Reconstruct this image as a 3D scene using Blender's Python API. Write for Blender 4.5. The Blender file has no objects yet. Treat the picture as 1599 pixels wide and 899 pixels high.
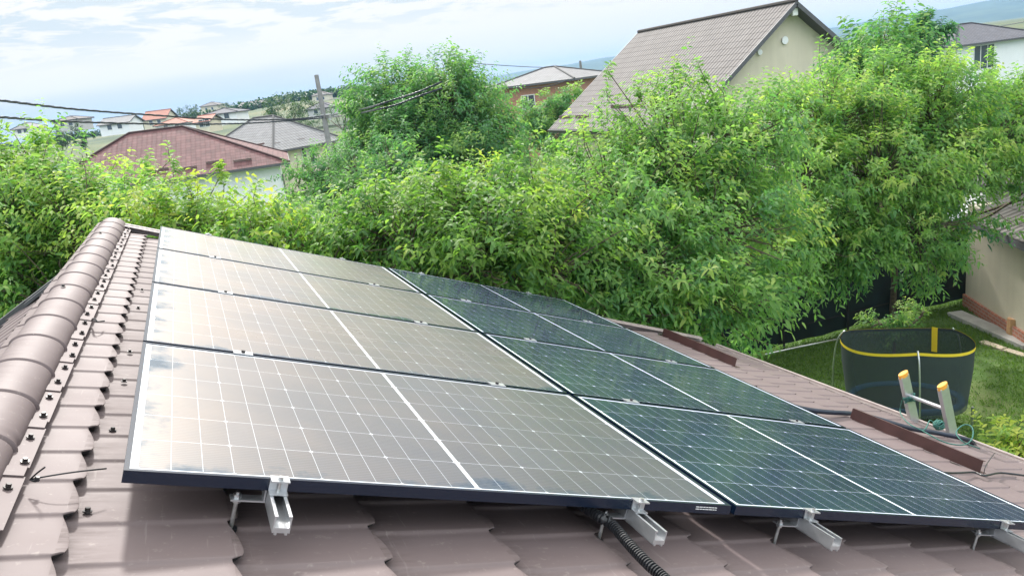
import bpy, math, random
import numpy as np
from mathutils import Vector, Matrix
PI = math.pi
C = bpy.context.scene.collection
sc = bpy.context.scene
rng = np.random.default_rng(7)
random.seed(7)

# ================================================================= camera, sky, sun, exposure
# world origin = near, ridge-side corner of the solar array; Y runs along the roof ridge, Z is up
A = np.array([[0.912535, -0.208979, 0.351579], [-0.390638, -0.190664, 0.900582], [-0.121169, -0.959153, -0.255623]])
CAM = np.array([0.26912, -1.82296, 0.72805]); F = 1209.213
cam = bpy.data.cameras.new('camera'); cam_o = bpy.data.objects.new('camera', cam); C.objects.link(cam_o)
cam.sensor_width = 36; cam.lens = F / 1599 * 36; cam.clip_start = 0.05; cam.clip_end = 20000
Rm = Matrix(((A[0, 0], -A[0, 1], -A[0, 2]), (A[1, 0], -A[1, 1], -A[1, 2]), (A[2, 0], -A[2, 1], -A[2, 2])))
cam_o.matrix_world = Matrix.Translation(CAM) @ Rm.to_4x4()
sc.camera = cam_o
SUN_EL, SUN_AZ = 39.0, 7.0          # azimuth from +Y towards +X
SKY_STRENGTH = 0.12
CLOUD = 3.75                           # radiance of bright cloud before the strength
sun = bpy.data.lights.new('sun', 'SUN'); sun.energy = 2.4; sun.angle = math.radians(5); sun.color = (1, .96, .91)
sun_o = bpy.data.objects.new('sun', sun); C.objects.link(sun_o)
_e, _a = math.radians(SUN_EL), math.radians(SUN_AZ)
sdir = Vector((math.cos(_e) * math.sin(_a), math.cos(_e) * math.cos(_a), math.sin(_e)))
sun_o.rotation_euler = (-sdir).to_track_quat('-Z', 'Y').to_euler()
sc.view_settings.view_transform = 'Standard'; sc.view_settings.look = 'None'
sc.view_settings.exposure = 1.2; sc.view_settings.gamma = 1; sc.view_settings.use_curve_mapping = False
sc.render.engine = 'CYCLES'
sc.cycles.max_bounces = 8; sc.cycles.diffuse_bounces = 3; sc.cycles.glossy_bounces = 3
sc.cycles.transmission_bounces = 6; sc.cycles.transparent_max_bounces = 12; sc.cycles.volume_bounces = 0

# ----------------------------------------------------------------- node helper
class G:
    """tiny helper to write node graphs"""
    def __init__(s, nt): s.nt = nt; s.n = nt.nodes; s.l = nt.links
    def put(s, sock, v):
        if hasattr(v, 'is_output'): s.l.new(v, sock)
        elif isinstance(v, (tuple, list)) and len(v) == 3 and sock.type == 'RGBA': sock.default_value = (*v, 1)
        else: sock.default_value = v
    def node(s, t, ins=None, **props):
        nd = s.n.new(t)
        for k, v in props.items(): setattr(nd, k, v)
        for k, v in (ins or {}).items(): s.put(nd.inputs[k], v)
        return nd
    def m(s, op, a, b=0.0, c=0.0):
        nd = s.n.new('ShaderNodeMath'); nd.operation = op
        for i, v in enumerate((a, b, c)): s.put(nd.inputs[i], v)
        return nd.outputs[0]
    def mix(s, f, a, b):
        nd = s.n.new('ShaderNodeMix'); nd.data_type = 'RGBA'
        s.put(nd.inputs[0], f); s.put(nd.inputs[6], a); s.put(nd.inputs[7], b)
        return nd.outputs[2]
    def ramp(s, f, stops, mode='LINEAR'):
        nd = s.n.new('ShaderNodeValToRGB'); s.put(nd.inputs[0], f); cr = nd.color_ramp; cr.interpolation = mode
        while len(cr.elements) < len(stops): cr.elements.new(0.5)
        for e, (p, c) in zip(cr.elements, stops): e.position = p; e.color = (*c, 1) if len(c) == 3 else c
        return nd.outputs[0]
    def noise(s, vec, scale, detail=3, rough=.5):
        nd = s.n.new('ShaderNodeTexNoise')
        if vec is not None: s.put(nd.inputs['Vector'], vec)
        nd.inputs['Scale'].default_value = scale; nd.inputs['Detail'].default_value = detail; nd.inputs['Roughness'].default_value = rough
        return nd.outputs[0]
    def coord(s, which='Object'): return s.n.new('ShaderNodeTexCoord').outputs[which]
    def sep(s, v):
        nd = s.n.new('ShaderNodeSeparateXYZ'); s.put(nd.inputs[0], v); return nd.outputs
    def comb(s, x, y, z=0.0):
        nd = s.n.new('ShaderNodeCombineXYZ')
        for i, v in enumerate((x, y, z)): s.put(nd.inputs[i], v)
        return nd.outputs[0]
    def bump(s, h, dist, strength=1.0):
        nd = s.n.new('ShaderNodeBump'); nd.inputs['Distance'].default_value = dist; nd.inputs['Strength'].default_value = strength
        s.put(nd.inputs['Height'], h); return nd.outputs[0]

# ----------------------------------------------------------------- world
w = bpy.data.worlds.new('World'); sc.world = w; w.use_nodes = True
g = G(w.node_tree); g.n.clear()
sky = g.node('ShaderNodeTexSky', sky_type='NISHITA', sun_disc=False, sun_elevation=_e, sun_rotation=_a, air_density=1.0, dust_density=2.0, ozone_density=1.0)
gen = g.coord('Generated'); X_, Y_, Z_ = g.sep(gen)
den = g.m('ADD', g.m('MAXIMUM', Z_, 0.0), 0.09)
pl = g.comb(g.m('DIVIDE', X_, den), g.m('DIVIDE', Y_, den), 0.0)
warp = g.noise(pl, 0.8, 2)
pl2 = g.node('ShaderNodeVectorMath', {0: pl, 1: g.comb(g.m('MULTIPLY', warp, 1.2), g.m('MULTIPLY', warp, .6))}, operation='ADD').outputs[0]
c1 = g.noise(pl2, 2.5, 7, .64)
c2 = g.noise(pl, 0.33, 3, .5)
elev = g.m('ARCSINE', Z_)
high = g.node('ShaderNodeMapRange', {0: elev, 1: .062, 2: .11, 3: 0.0, 4: 1.0}, interpolation_type='SMOOTHSTEP').outputs[0]
az = g.m('ARCTAN2', X_, Y_)
# a clear pale blue band low on the left, under the edge of the cloud sheet
band_top = g.m('MULTIPLY_ADD', az, 0.03, 0.052)
blue = g.node('ShaderNodeMapRange', {0: g.m('SUBTRACT', elev, g.m('MULTIPLY_ADD', c2, .03, g.m('SUBTRACT', band_top, .015))), 1: -.012, 2: .006, 3: 1.0, 4: 0.0}, interpolation_type='SMOOTHSTEP').outputs[0]
blue = g.m('MULTIPLY', blue, g.node('ShaderNodeMapRange', {0: elev, 1: .004, 2: .03, 3: .35, 4: 1.0}).outputs[0])
blue = g.m('MULTIPLY', blue, g.node('ShaderNodeMapRange', {0: az, 1: .12, 2: .36, 3: 1.0, 4: .12}).outputs[0])
gap = g.node('ShaderNodeMapRange', {0: g.m('ADD', c1, g.m('MULTIPLY', az, -.10)), 1: .455, 2: .56, 3: 0.0, 4: 1.0}, interpolation_type='SMOOTHSTEP').outputs[0]
gap = g.m('MULTIPLY', g.m('MULTIPLY', gap, high), g.node('ShaderNodeMapRange', {0: elev, 1: .175, 2: .225, 3: .9, 4: .06}).outputs[0])
clear = g.m('MAXIMUM', gap, g.m('MULTIPLY', blue, .62))
rear = g.node('ShaderNodeMapRange', {0: Y_, 1: .35, 2: -.3, 3: 0.0, 4: .6}, interpolation_type='SMOOTHSTEP').outputs[0]
rear = g.m('MULTIPLY', rear, g.node('ShaderNodeMapRange', {0: c2, 1: .35, 2: .6, 3: 1.0, 4: .5}).outputs[0])
sdot = g.node('ShaderNodeVectorMath', {0: gen, 1: tuple(sdir)}, operation='DOT_PRODUCT').outputs['Value']
sang = g.m('ARCCOSINE', g.m('MINIMUM', sdot, 1.0))
aure = g.m('EXPONENT', g.m('MULTIPLY', g.m('POWER', g.m('DIVIDE', sang, .26), 2.0), -1.0))          # bright veil of cloud round the sun
glow = g.m('MULTIPLY_ADD', aure, 2.6, g.node('ShaderNodeMapRange', {0: elev, 1: .25, 2: .8, 3: 1.0, 4: 2.6}).outputs[0])
glow = g.m('MULTIPLY', glow, g.node('ShaderNodeMapRange', {0: Y_, 1: -.7, 2: .35, 3: 1.35, 4: 1.0}, interpolation_type='SMOOTHSTEP').outputs[0])
cl = g.node('ShaderNodeVectorMath', {0: (CLOUD * 1.02, CLOUD, CLOUD * .945), 'Scale': glow}, operation='SCALE').outputs[0]
skyc = g.mix(.94, sky.outputs[0], (2.2, 2.58, 2.84))
col = g.mix(rear, g.mix(clear, cl, skyc), (4.2, 6.0, 7.8))
bg = g.node('ShaderNodeBackground', {'Color': col, 'Strength': SKY_STRENGTH})
out = g.node('ShaderNodeOutputWorld', {'Surface': bg.outputs[0]})

# ================================================================= helpers
SL = math.radians(21.8909)
ROOF = Matrix.Rotation(SL, 4, 'Y')                  # (u down the slope, v along the ridge, n) -> world
ROOFn = np.array(ROOF.to_3x3())
def ray(x, y): return A @ np.array([(x - 799.5) / F, (y - 449.5) / F, 1.0])
def P(x, y, D): return CAM + ray(x, y) * D          # sight line point at depth D
def PZ(x, y, z):
    d = ray(x, y); return CAM + d * (z - CAM[2]) / d[2]
def PY(x, y, Y):
    d = ray(x, y); return CAM + d * (Y - CAM[1]) / d[1]
def UV(x, y, n):
    d = ROOFn.T @ ray(x, y); c = ROOFn.T @ CAM; q = c + d * (n - c[2]) / d[2]; return q
ZG = -5.7

def empty(name, loc=(0, 0, 0), rot=(0, 0, 0), label=None, cat=None, group=None):
    o = bpy.data.objects.new(name, None); C.objects.link(o); o.location = loc; o.rotation_euler = rot; o.empty_display_size = .1
    return tag(o, label, cat, group)
def tag(o, label=None, cat=None, group=None, kind=None):
    if label: o['label'] = label
    if cat: o['category'] = cat
    if group: o['group'] = group
    if kind: o['kind'] = kind
    return o
def copy_tree(o, parent=None):
    c = o.copy(); C.objects.link(c); c.parent = parent
    for ch in [q for q in bpy.data.objects if q.parent == o]: copy_tree(ch, c)
    return c

class MB:
    def __init__(s): s.v = []; s.f = []; s.uv = None
    def add(s, vs, fs):
        b = len(s.v); s.v += [tuple(map(float, v)) for v in vs]; s.f += [tuple(i + b for i in f) for f in fs]; return s
    def box(s, a, b, M=None):
        x0, y0, z0 = a; x1, y1, z1 = b
        vs = [(x0, y0, z0), (x1, y0, z0), (x1, y1, z0), (x0, y1, z0), (x0, y0, z1), (x1, y0, z1), (x1, y1, z1), (x0, y1, z1)]
        if M is not None: vs = [M @ Vector(v) for v in vs]
        return s.add(vs, [(0, 3, 2, 1), (4, 5, 6, 7), (0, 1, 5, 4), (1, 2, 6, 5), (2, 3, 7, 6), (3, 0, 4, 7)])
    def bar(s, p, q, w, h, up=(0, 0, 1)):
        """box of width w and height h along p->q"""
        p, q, up = Vector(p), Vector(q), Vector(up); d = (q - p).normalized(); sd = d.cross(up).normalized(); u2 = sd.cross(d)
        vs = [e + sd * a * w / 2 + u2 * b * h / 2 for e in (p, q) for a, b in ((-1, -1), (1, -1), (1, 1), (-1, 1))]
        return s.add(vs, [(0, 1, 2, 3), (7, 6, 5, 4), (0, 4, 5, 1), (1, 5, 6, 2), (2, 6, 7, 3), (3, 7, 4, 0)])
    def tube(s, pts, r, k=8, cap=True):
        pts = [Vector(p) for p in pts]; n = len(pts); rs = r if hasattr(r, '__len__') else [r] * n
        vs = []; ref = None
        for i, p in enumerate(pts):
            d = (pts[min(i + 1, n - 1)] - pts[max(i - 1, 0)])
            if d.length < 1e-9: d = Vector((0, 0, 1))
            d.normalize()
            if ref is None: ref = d.orthogonal().normalized()
            ref = (ref - d * ref.dot(d)).normalized(); b = d.cross(ref)
            vs += [p + (ref * math.cos(2 * PI * j / k) + b * math.sin(2 * PI * j / k)) * rs[i] for j in range(k)]
        fs = [(i * k + j, i * k + (j + 1) % k, (i + 1) * k + (j + 1) % k, (i + 1) * k + j) for i in range(n - 1) for j in range(k)]
        if cap: fs += [tuple(range(k - 1, -1, -1)), tuple((n - 1) * k + j for j in range(k))]
        return s.add(vs, fs)
    def cyl(s, c, ax, r, h, k=12):
        c, ax = Vector(c), Vector(ax).normalized(); return s.tube([c, c + ax * h], r, k)
    def prism(s, poly, p, q, up=(0, 0, 1)):
        """2D outline (side, up) swept from p to q"""
        p, q, up = Vector(p), Vector(q), Vector(up); d = (q - p).normalized(); sd = d.cross(up).normalized(); u2 = sd.cross(d); n = len(poly)
        vs = [e + sd * a + u2 * b for e in (p, q) for a, b in poly]
        return s.add(vs, [tuple(range(n)), tuple(range(2 * n - 1, n - 1, -1))] + [(i, i + n, (i + 1) % n + n, (i + 1) % n) for i in range(n)])
    def build(s, name, mat, parent=None, smooth=False, bevel=0, fix=True):
        me = bpy.data.meshes.new(name); me.from_pydata(s.v, [], s.f)
        if fix:
            import bmesh
            bm = bmesh.new(); bm.from_mesh(me); bmesh.ops.recalc_face_normals(bm, faces=bm.faces); bm.to_mesh(me); bm.free()
        if s.uv:
            l = me.uv_layers.new(name='UVMap'); l.data.foreach_set('uv', np.array(s.uv, dtype=np.float32).ravel())
        if smooth: me.polygons.foreach_set('use_smooth', [True] * len(me.polygons))
        me.materials.append(mat); me.update()
        o = bpy.data.objects.new(name, me); C.objects.link(o); o.parent = parent
        if bevel:
            m = o.modifiers.new('bevel', 'BEVEL'); m.width = bevel; m.segments = 2; m.limit_method = 'ANGLE'
        return o
def catmull(pts, n=8):
    p = [np.array(q, float) for q in pts]; p = [2 * p[0] - p[1]] + p + [2 * p[-1] - p[-2]]; o = []
    for i in range(1, len(p) - 2):
        for t in np.linspace(0, 1, n, endpoint=False):
            a, b, c, d = p[i - 1:i + 3]
            o.append(.5 * (2 * b + (c - a) * t + (2 * a - 5 * b + 4 * c - d) * t * t + (3 * b - a - 3 * c + d) * t ** 3))
    return o + [p[-2]]
def smooth_by_angle(o, deg=35):
    me = o.data; me.polygons.foreach_set('use_smooth', [True] * len(me.polygons))
    try: me.set_sharp_from_angle(angle=math.radians(deg))
    except Exception: pass

# ----------------------------------------------------------------- materials
def mat(name, col, rough=.6, metal=0., spec=.5, var=.0, scale=8., bump=0., coat=0.):
    m = bpy.data.materials.new(name); m.use_nodes = True; gg = G(m.node_tree); b = gg.n['Principled BSDF']
    b.inputs['Roughness'].default_value = rough; b.inputs['Metallic'].default_value = metal
    b.inputs['Specular IOR Level'].default_value = spec; b.inputs['Coat Weight'].default_value = coat
    if var or bump:
        nz = gg.noise(gg.coord(), scale, 5, .6)
        lo = tuple(max(0, c * (1 - var)) for c in col); hi = tuple(min(1, c * (1 + var)) for c in col)
        gg.put(b.inputs['Base Color'], gg.ramp(nz, [(.3, lo), (.7, hi)]))
        gg.put(b.inputs['Roughness'], gg.m('MULTIPLY_ADD', nz, .2, rough - .1))
        if bump: gg.put(b.inputs['Normal'], gg.bump(nz, bump))
    else: b.inputs['Base Color'].default_value = (*col, 1)
    return m
def steel_roof_mat():
    m = bpy.data.materials.new('roof_metal'); m.use_nodes = True; gg = G(m.node_tree); b = gg.n['Principled BSDF']
    co = gg.coord(); n1 = gg.noise(co, 2.2, 5, .6); n2 = gg.noise(co, 45, 3, .6)
    x, y, z = gg.sep(co)
    st = gg.noise(gg.comb(gg.m('MULTIPLY', x, 1.2), gg.m('MULTIPLY', y, 9.), z), 1.5, 4, .6)       # washed-down streaks along the slope
    c = gg.mix(gg.m('MULTIPLY_ADD', n1, .6, gg.m('MULTIPLY', st, .5)), (.115, .086, .086), (.158, .124, .123))
    c = gg.mix(gg.node('ShaderNodeMapRange', {0: n2, 1: .62, 2: .75, 3: 0., 4: .35}).outputs[0], c, (.30, .26, .24))   # dust specks
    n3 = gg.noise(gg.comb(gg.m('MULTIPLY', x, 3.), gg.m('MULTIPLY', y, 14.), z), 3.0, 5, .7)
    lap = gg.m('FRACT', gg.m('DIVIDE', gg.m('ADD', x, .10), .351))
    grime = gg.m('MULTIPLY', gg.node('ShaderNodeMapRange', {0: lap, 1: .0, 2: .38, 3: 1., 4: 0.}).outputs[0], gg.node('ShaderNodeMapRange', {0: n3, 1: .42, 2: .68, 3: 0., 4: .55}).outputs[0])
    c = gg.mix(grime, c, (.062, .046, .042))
    scr = gg.noise(gg.comb(gg.m('MULTIPLY', x, 40.), gg.m('MULTIPLY', y, 2.5), z), 2.0, 3, .6)      # faint scuffs
    c = gg.mix(gg.node('ShaderNodeMapRange', {0: scr, 1: .66, 2: .74, 3: 0., 4: .22}).outputs[0], c, (.33, .29, .28))
    gg.put(b.inputs['Base Color'], c)
    gg.put(b.inputs['Roughness'], gg.m('ADD', gg.m('MULTIPLY', grime, .25), gg.m('MULTIPLY_ADD', n1, .20, .50)))
    b.inputs['Specular IOR Level'].default_value = .32
    gg.put(b.inputs['Normal'], gg.bump(gg.noise(co, 3.2, 3), .006))
    return m
def tile_mat(name, base, dark, gloss=.45, pu=.2, pv=.35, var=.07):
    """steel or clay tile courses for houses further off: UV is metres along the eave and up the slope"""
    m = bpy.data.materials.new(name); m.use_nodes = True; gg = G(m.node_tree); b = gg.n['Principled BSDF']
    uv = gg.coord('UV'); u, v, _ = gg.sep(uv)
    fv = gg.m('FRACT', gg.m('DIVIDE', v, pv)); wu = gg.m('SINE', gg.m('MULTIPLY', u, 2 * PI / pu))
    h = gg.m('ADD', gg.m('MULTIPLY', gg.m('SUBTRACT', 1.0, fv), .5), gg.m('MULTIPLY', wu, .35))
    line = gg.node('ShaderNodeMapRange', {0: fv, 1: .0, 2: .14, 3: 1., 4: 0.}).outputs[0]  # fine gap shadow at each course step, painted into the colour
    nz = gg.noise(uv, 1.3, 5, .65)
    wn = gg.node('ShaderNodeTexWhiteNoise', {'Vector': gg.comb(gg.m('FLOOR', gg.m('DIVIDE', u, pu)), gg.m('FLOOR', gg.m('DIVIDE', v, pv)))}, noise_dimensions='2D').outputs[0]
    k = gg.m('MULTIPLY_ADD', wn, var * 2, gg.m('MULTIPLY_ADD', nz, .5, .75 - var))
    c = gg.node('ShaderNodeVectorMath', {0: base, 'Scale': k}, operation='SCALE').outputs[0]
    gg.put(b.inputs['Base Color'], gg.mix(gg.m('MULTIPLY', line, .9), c, dark))
    b.inputs['Roughness'].default_value = gloss; b.inputs['Specular IOR Level'].default_value = .3
    gg.put(b.inputs['Normal'], gg.bump(h, .045))
    return m
def render_mat(name, col, var=.10):
    """rough wall render with faint stains"""
    m = bpy.data.materials.new(name); m.use_nodes = True; gg = G(m.node_tree); b = gg.n['Principled BSDF']
    co = gg.coord(); x, y, z = gg.sep(co)
    n1 = gg.noise(co, .9, 5, .65); n2 = gg.noise(gg.comb(gg.m('MULTIPLY', x, 3.), gg.m('MULTIPLY', y, 3.), gg.m('MULTIPLY', z, .4)), 1.6, 4)
    k = gg.m('ADD', gg.m('MULTIPLY', n1, var * 2), gg.m('MULTIPLY_ADD', n2, var * 2, 1 - var * 2))
    gg.put(b.inputs['Base Color'], gg.node('ShaderNodeVectorMath', {0: col, 'Scale': k}, operation='SCALE').outputs[0])
    b.inputs['Roughness'].default_value = .9; b.inputs['Specular IOR Level'].default_value = .2
    gg.put(b.inputs['Normal'], gg.bump(gg.noise(co, 60, 3), .01))
    return m
def leaf_mat(name, dark, mid, light, tip, trans=.5):
    m = bpy.data.materials.new(name); m.use_nodes = True; gg = G(m.node_tree); b = gg.n['Principled BSDF']
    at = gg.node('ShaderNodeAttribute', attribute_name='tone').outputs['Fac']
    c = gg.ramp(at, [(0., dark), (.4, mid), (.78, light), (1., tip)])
    gg.put(b.inputs['Base Color'], c); b.inputs['Roughness'].default_value = .55; b.inputs['Specular IOR Level'].default_value = .3
    tc = gg.node('ShaderNodeVectorMath', {0: c, 1: (1.55, 1.82, .95)}, operation='MULTIPLY').outputs[0]
    tr = gg.node('ShaderNodeBsdfTranslucent', {'Color': tc})
    mx = gg.node('ShaderNodeMixShader', {0: trans, 1: b.outputs[0], 2: tr.outputs[0]})
    gg.put(gg.n['Material Output'].inputs[0], mx.outputs[0]); return m

M = {}
M['roof'] = steel_roof_mat()
M['back'] = mat('riser_shade_fence_black', (.012, .011, .012), .8)  # painted shade on the roof risers; plain black of the fence posts and rails
M['trim'] = mat('brown_trim', (.135, .085, .078), .42, var=.2, scale=6)
M['guard'] = mat('snow_guard_paint', (.045, .016, .015), .5, var=.25, scale=9)
M['gutter'] = mat('gutter_paint', (.34, .285, .27), .4, var=.15)
M['black'] = mat('black_plastic', (.012, .013, .016), .42, var=.3, scale=20)
M['cable'] = mat('dark_blue_cable', (.010, .016, .032), .35, var=.3, scale=20)
M['screw'] = mat('dark_screw', (.035, .03, .03), .4, metal=.3, var=.3, scale=80)
M['alu'] = mat('aluminium', (.50, .51, .53), .34, metal=.75, var=.07, scale=25)
M['steel'] = mat('zinc_steel', (.55, .56, .56), .36, metal=1., var=.2, scale=40)
M['frame'] = mat('black_anodised_frame', (.003, .009, .024), .24, spec=.55)
M['wood'] = mat('pale_timber', (.45, .38, .29), .8, var=.2, scale=5, bump=.01)
M['yellow'] = mat('yellow_plastic', (.78, .36, .05), .45, var=.12, scale=30)
M['rope'] = mat('green_rope', (.03, .12, .10), .8, var=.3, scale=60, bump=.004)
M['soffit'] = mat('dark_soffit', (.085, .085, .095), .6, var=.15)
M['stone'] = mat('grey_concrete', (.34, .33, .31), .9, var=.2, scale=4, bump=.01)
M['bark'] = mat('bark', (.10, .075, .055), .9, var=.4, scale=14, bump=.02)
M['glasspane'] = mat('window_pane', (.05, .07, .09), .08, spec=.8)
M['pvc'] = mat('white_window_frame', (.75, .75, .74), .4)
M['concrete_pole'] = mat('pole_concrete', (.19, .185, .19), .9, var=.2, scale=3)

# ================================================================= OUR ROOF
house_root = empty('house', (0, 0, 0), (0, 0, 0), 'house with brown metal tile roof carrying the solar panels', 'house')
NR = -0.140                                           # mean roof surface below the panel tops
STEP, WAVE = .351, .1845
def far_v(u): return 4.985 - .125 * (u + .0)
def eave_u(v): return 5.05 + (4.24 - v) * .128
def wave(t):
    """metal tile profile across one wave, crest at t=0, steep face on the near side"""
    t = t % 1.0
    if t > .90: s = (t - .90) / .10; return .5 - .5 * math.cos(PI * s)
    s = t / .90; return .5 + .5 * math.cos(PI * s ** .80)
def tongue(t):
    """how far the rounded front of a tile reaches down the slope"""
    t = t % 1.0
    if t > .955: return .028 * (t - .955) / .045 * .8
    return .028 * (1 - (t / .955) ** 2.2) * min(1, .8 + .9 * t ** .7)
RISER = set()
def tile_sheet(u0, u1, v0, v1, ubase, vbase, clampv=None, clampu=None, nw=18, amp=.0085, sh=.025):
    RISER.clear(); us = []; k0 = math.floor((u0 - ubase) / STEP)
    k = k0
    while ubase + k * STEP < u1:
        for s, hh in ((0.0, -.02), (.06, .05), (.35, .33), (.7, .68), (.93, .93), (.988, .99), (1.0, .95), (1.0008, .86)):
            us.append((ubase + (k + s) * STEP - (.026 if s == 0 else 0), sh * hh))
        k += 1
    us = [q for q in us if u0 - 1e-6 <= q[0] <= u1 + STEP]
    vs = []; q = math.floor((v0 - vbase) / WAVE)
    while vbase + q * WAVE < v1:
        vs += [vbase + (q + f_) * WAVE for f_ in (0, .03, .07, .13, .2, .28, .36, .44, .52, .6, .68, .76, .83, .885, .915, .94, .957, .975, .99)]; q += 1
    vs = [v for v in vs if v0 <= v <= v1]; nv = len(vs) - 1
    wz = [wave((v - vbase) / WAVE) for v in vs]
    V, Fc, cl = [], [], []
    for (u, h) in us:
        for j, v in enumerate(vs):
            uu, vv = u + tongue((v - vbase) / WAVE), v; c = 0
            if clampv and vv > clampv(uu): vv = clampv(uu); c |= 1
            if clampu and uu > clampu(vv): uu = clampu(vv); c |= 2
            V.append((uu, vv, h - .012 + amp * (wz[j] - .5))); cl.append(c)
    n = nv + 1
    for i in range(len(us) - 1):
        for j in range(nv):
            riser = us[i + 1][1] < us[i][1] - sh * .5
            q = (i * n + j, (i + 1) * n + j, (i + 1) * n + j + 1, i * n + j + 1)
            cc = cl[q[0]] & cl[q[1]] & cl[q[2]] & cl[q[3]]
            if cc: continue
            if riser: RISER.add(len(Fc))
            Fc.append(q)
    return V, Fc
V, Fc = tile_sheet(-.36, 5.75, -3.6, 5.1, -.105, .045, far_v, eave_u)
def paint_riser_shade(o, V):
    """near-black on the tile step faces: the shade of the slots painted in"""
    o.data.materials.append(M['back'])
    for i in RISER: o.data.polygons[i].material_index = 1  # slot shade under each tile step, put into the face colour
rb = MB(); rb.add([(u, v, n + NR) for u, v, n in V], Fc)
roof = rb.build('roof', M['roof'], house_root, fix=False); paint_riser_shade(roof, V); roof.rotation_euler = (0, SL, 0); smooth_by_angle(roof, 28)
# the slope on the other side of the ridge
A2 = math.radians(31.0)
V, Fc = tile_sheet(0., 2.6, -3.6, 5.2, .12, .05, lambda u: 3.98 + .45 * u)
RX, RZ = -.325, NR + .004
o2 = MB(); o2.add([(-u, v, n) for u, v, n in V], Fc)
ridge_w = ROOFn @ np.array([RX, 0, RZ])
back = o2.build('back_slope', M['roof'], house_root, fix=True); back.location = ridge_w; back.rotation_euler = (0, -A2, 0); paint_riser_shade(back, V); smooth_by_angle(back, 28)
# dark edge strip with lapped ends along the far edge of that slope
b = MB()
for k in range(4):
    u0, u1 = .02 + k * .62, .02 + (k + 1) * .62 + .02
    b.bar((-u0, 4.0 + .45 * u0, .012 + .002 * k), (-u1, 4.0 + .45 * u1, .012 + .002 * k), .07, .05)
    b.bar((-u0 - .3, 3.93 + .45 * (u0 + .3), .018 + .002 * k), (-u1, 3.93 + .45 * u1, .018 + .002 * k), .05, .02)
o = b.build('edge_strip', M['soffit'], house_root); o.location = ridge_w; o.rotation_euler = (0, -A2, 0)

# ridge cap: half round with raised beads, flat flanges on both sides
RC, RR = -.331, .083
b = MB(); vs = []; fs = []; prof = 22
vv = []; v = -3.6
while v < 5.12:
    f_ = ((v - .33 + .16) % .32) - .16
    vv.append(v); v += .0022 if -.020 < f_ < .020 else .012
bead0 = .33; lap = 1.92
for v in vv:
    f_ = ((v - bead0 + .16) % .32) - .16
    r = RR + .007 * math.exp(-((f_ - .006) / .0055) ** 2) - .010 * math.exp(-((f_ + .0045) / .0038) ** 2)
    r += .004 * (1 - ((v - bead0 - .05) % lap) / lap)            # each length tucks under the next one
    row = [(RC + r + .03, v, NR + .026)]
    for j in range(prof + 1):
        a = PI * j / prof; row.append((RC + r * math.cos(a), v, NR + .028 + r * .58 * math.sin(a)))
    row.append((RC - r - .03, v, NR + .012)); vs += row
n = prof + 3
fs = [(i * n + j, i * n + j + 1, (i + 1) * n + j + 1, (i + 1) * n + j) for i in range(len(vv) - 1) for j in range(n - 1)]
b.add(vs, fs); b.add([vs[i] for i in range(len(vs) - n, len(vs))], [tuple(range(n))])
cap = b.build('ridge_cap', M['roof'], roof, fix=True); smooth_by_angle(cap, 35)
fl = MB()
k = 0; v = -3.6
while v < 5.0:
    L_ = .315
    z_ = NR + .028; fl.box((RC + RR - .004, v, z_), (RC + RR + .046, v + .265, z_ + .002)); fl.box((RC + RR - .004, v + .262, z_ + .003), (RC + RR + .042, v + .318, z_ + .0065))
    v += .32; k += 1
fl.build('ridge_flange', M['roof'], roof)
# roofing screws
def screw_mesh():
    s = MB(); s.cyl((0, 0, 0), (0, 0, 1), .0105, .003, 12).cyl((0, 0, .003), (0, 0, 1), .0062, .0075, 6); return s
sc0 = None
def screw(u, v, n):
    global sc0
    if sc0 is None: sc0 = screw_mesh().build('screw', M['screw'], roof); o = sc0
    else: o = sc0.copy(); C.objects.link(o)
    o.parent = roof; o.location = (u, v, n); o.rotation_euler = (random.uniform(-.12, .12), random.uniform(-.12, .12), random.uniform(0, 3))
v = -.36; k = 0
while v < 4.95:
    screw(RC + RR + .024 + random.uniform(-.006, .008), v + random.uniform(-.015, .015), NR + .033); v += .168 if k % 2 else .152; k += 1
for px, py in ((137, 793), (176, 667), (194, 591), (203, 545), (216, 477), (222, 449), (1181, 600)):
    q = UV(px, py + 3, NR + .0); screw(q[0], q[1], NR - .004)
for k in range(4): screw(RC - .03, .27 + k * 1.92 - .02 - 1.92 * 0, NR + .028 + RR * .60)
# verge flashing at the far edge, and gutter along the eave
b = MB()
b.bar((-.25, far_v(-.25) + .02, NR + .03), (5.05, far_v(5.05) + .02, NR + .02), .055, .05)
b.bar((-.25, far_v(-.25) - .03, NR + .045), (5.02, far_v(5.02) - .03, NR + .035), .09, .006)
b.build('verge_flashing', M['gutter'], roof)
gp = MB()
pts = [Vector((eave_u(v) + .078, v, NR + .006)) for v in (4.28, 2.5, .5, -1.5, -3.6)]
prof2 = [(.065 * math.cos(a), .065 * math.sin(a)) for a in np.linspace(PI, 2 * PI, 12)] + [(.070 * math.cos(a), .070 * math.sin(a)) for a in np.linspace(2 * PI, PI, 12)]
gp.prism(prof2, pts[0], pts[-1])
gp.tube([p + Vector((.068, .0, .004)) for p in (pts[0], pts[-1])], .009, 8)
gut = gp.build('gutter', M['gutter'], house_root); gut.rotation_euler = (0, SL, 0); smooth_by_angle(gut, 40)
b = MB(); b.bar((eave_u(4.2) - .01, 4.2, NR - .07), (eave_u(-3.5) - .01, -3.5, NR - .07), .02, .12)
o = b.build('fascia', M['trim'], house_root); o.rotation_euler = (0, SL, 0)
b = MB(); b.box((-2.1, -3.4, ZG), (4.35, 3.9, -2.05))
b.build('wall', render_mat('house_wall', (.62, .57, .48)), house_root)

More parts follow.
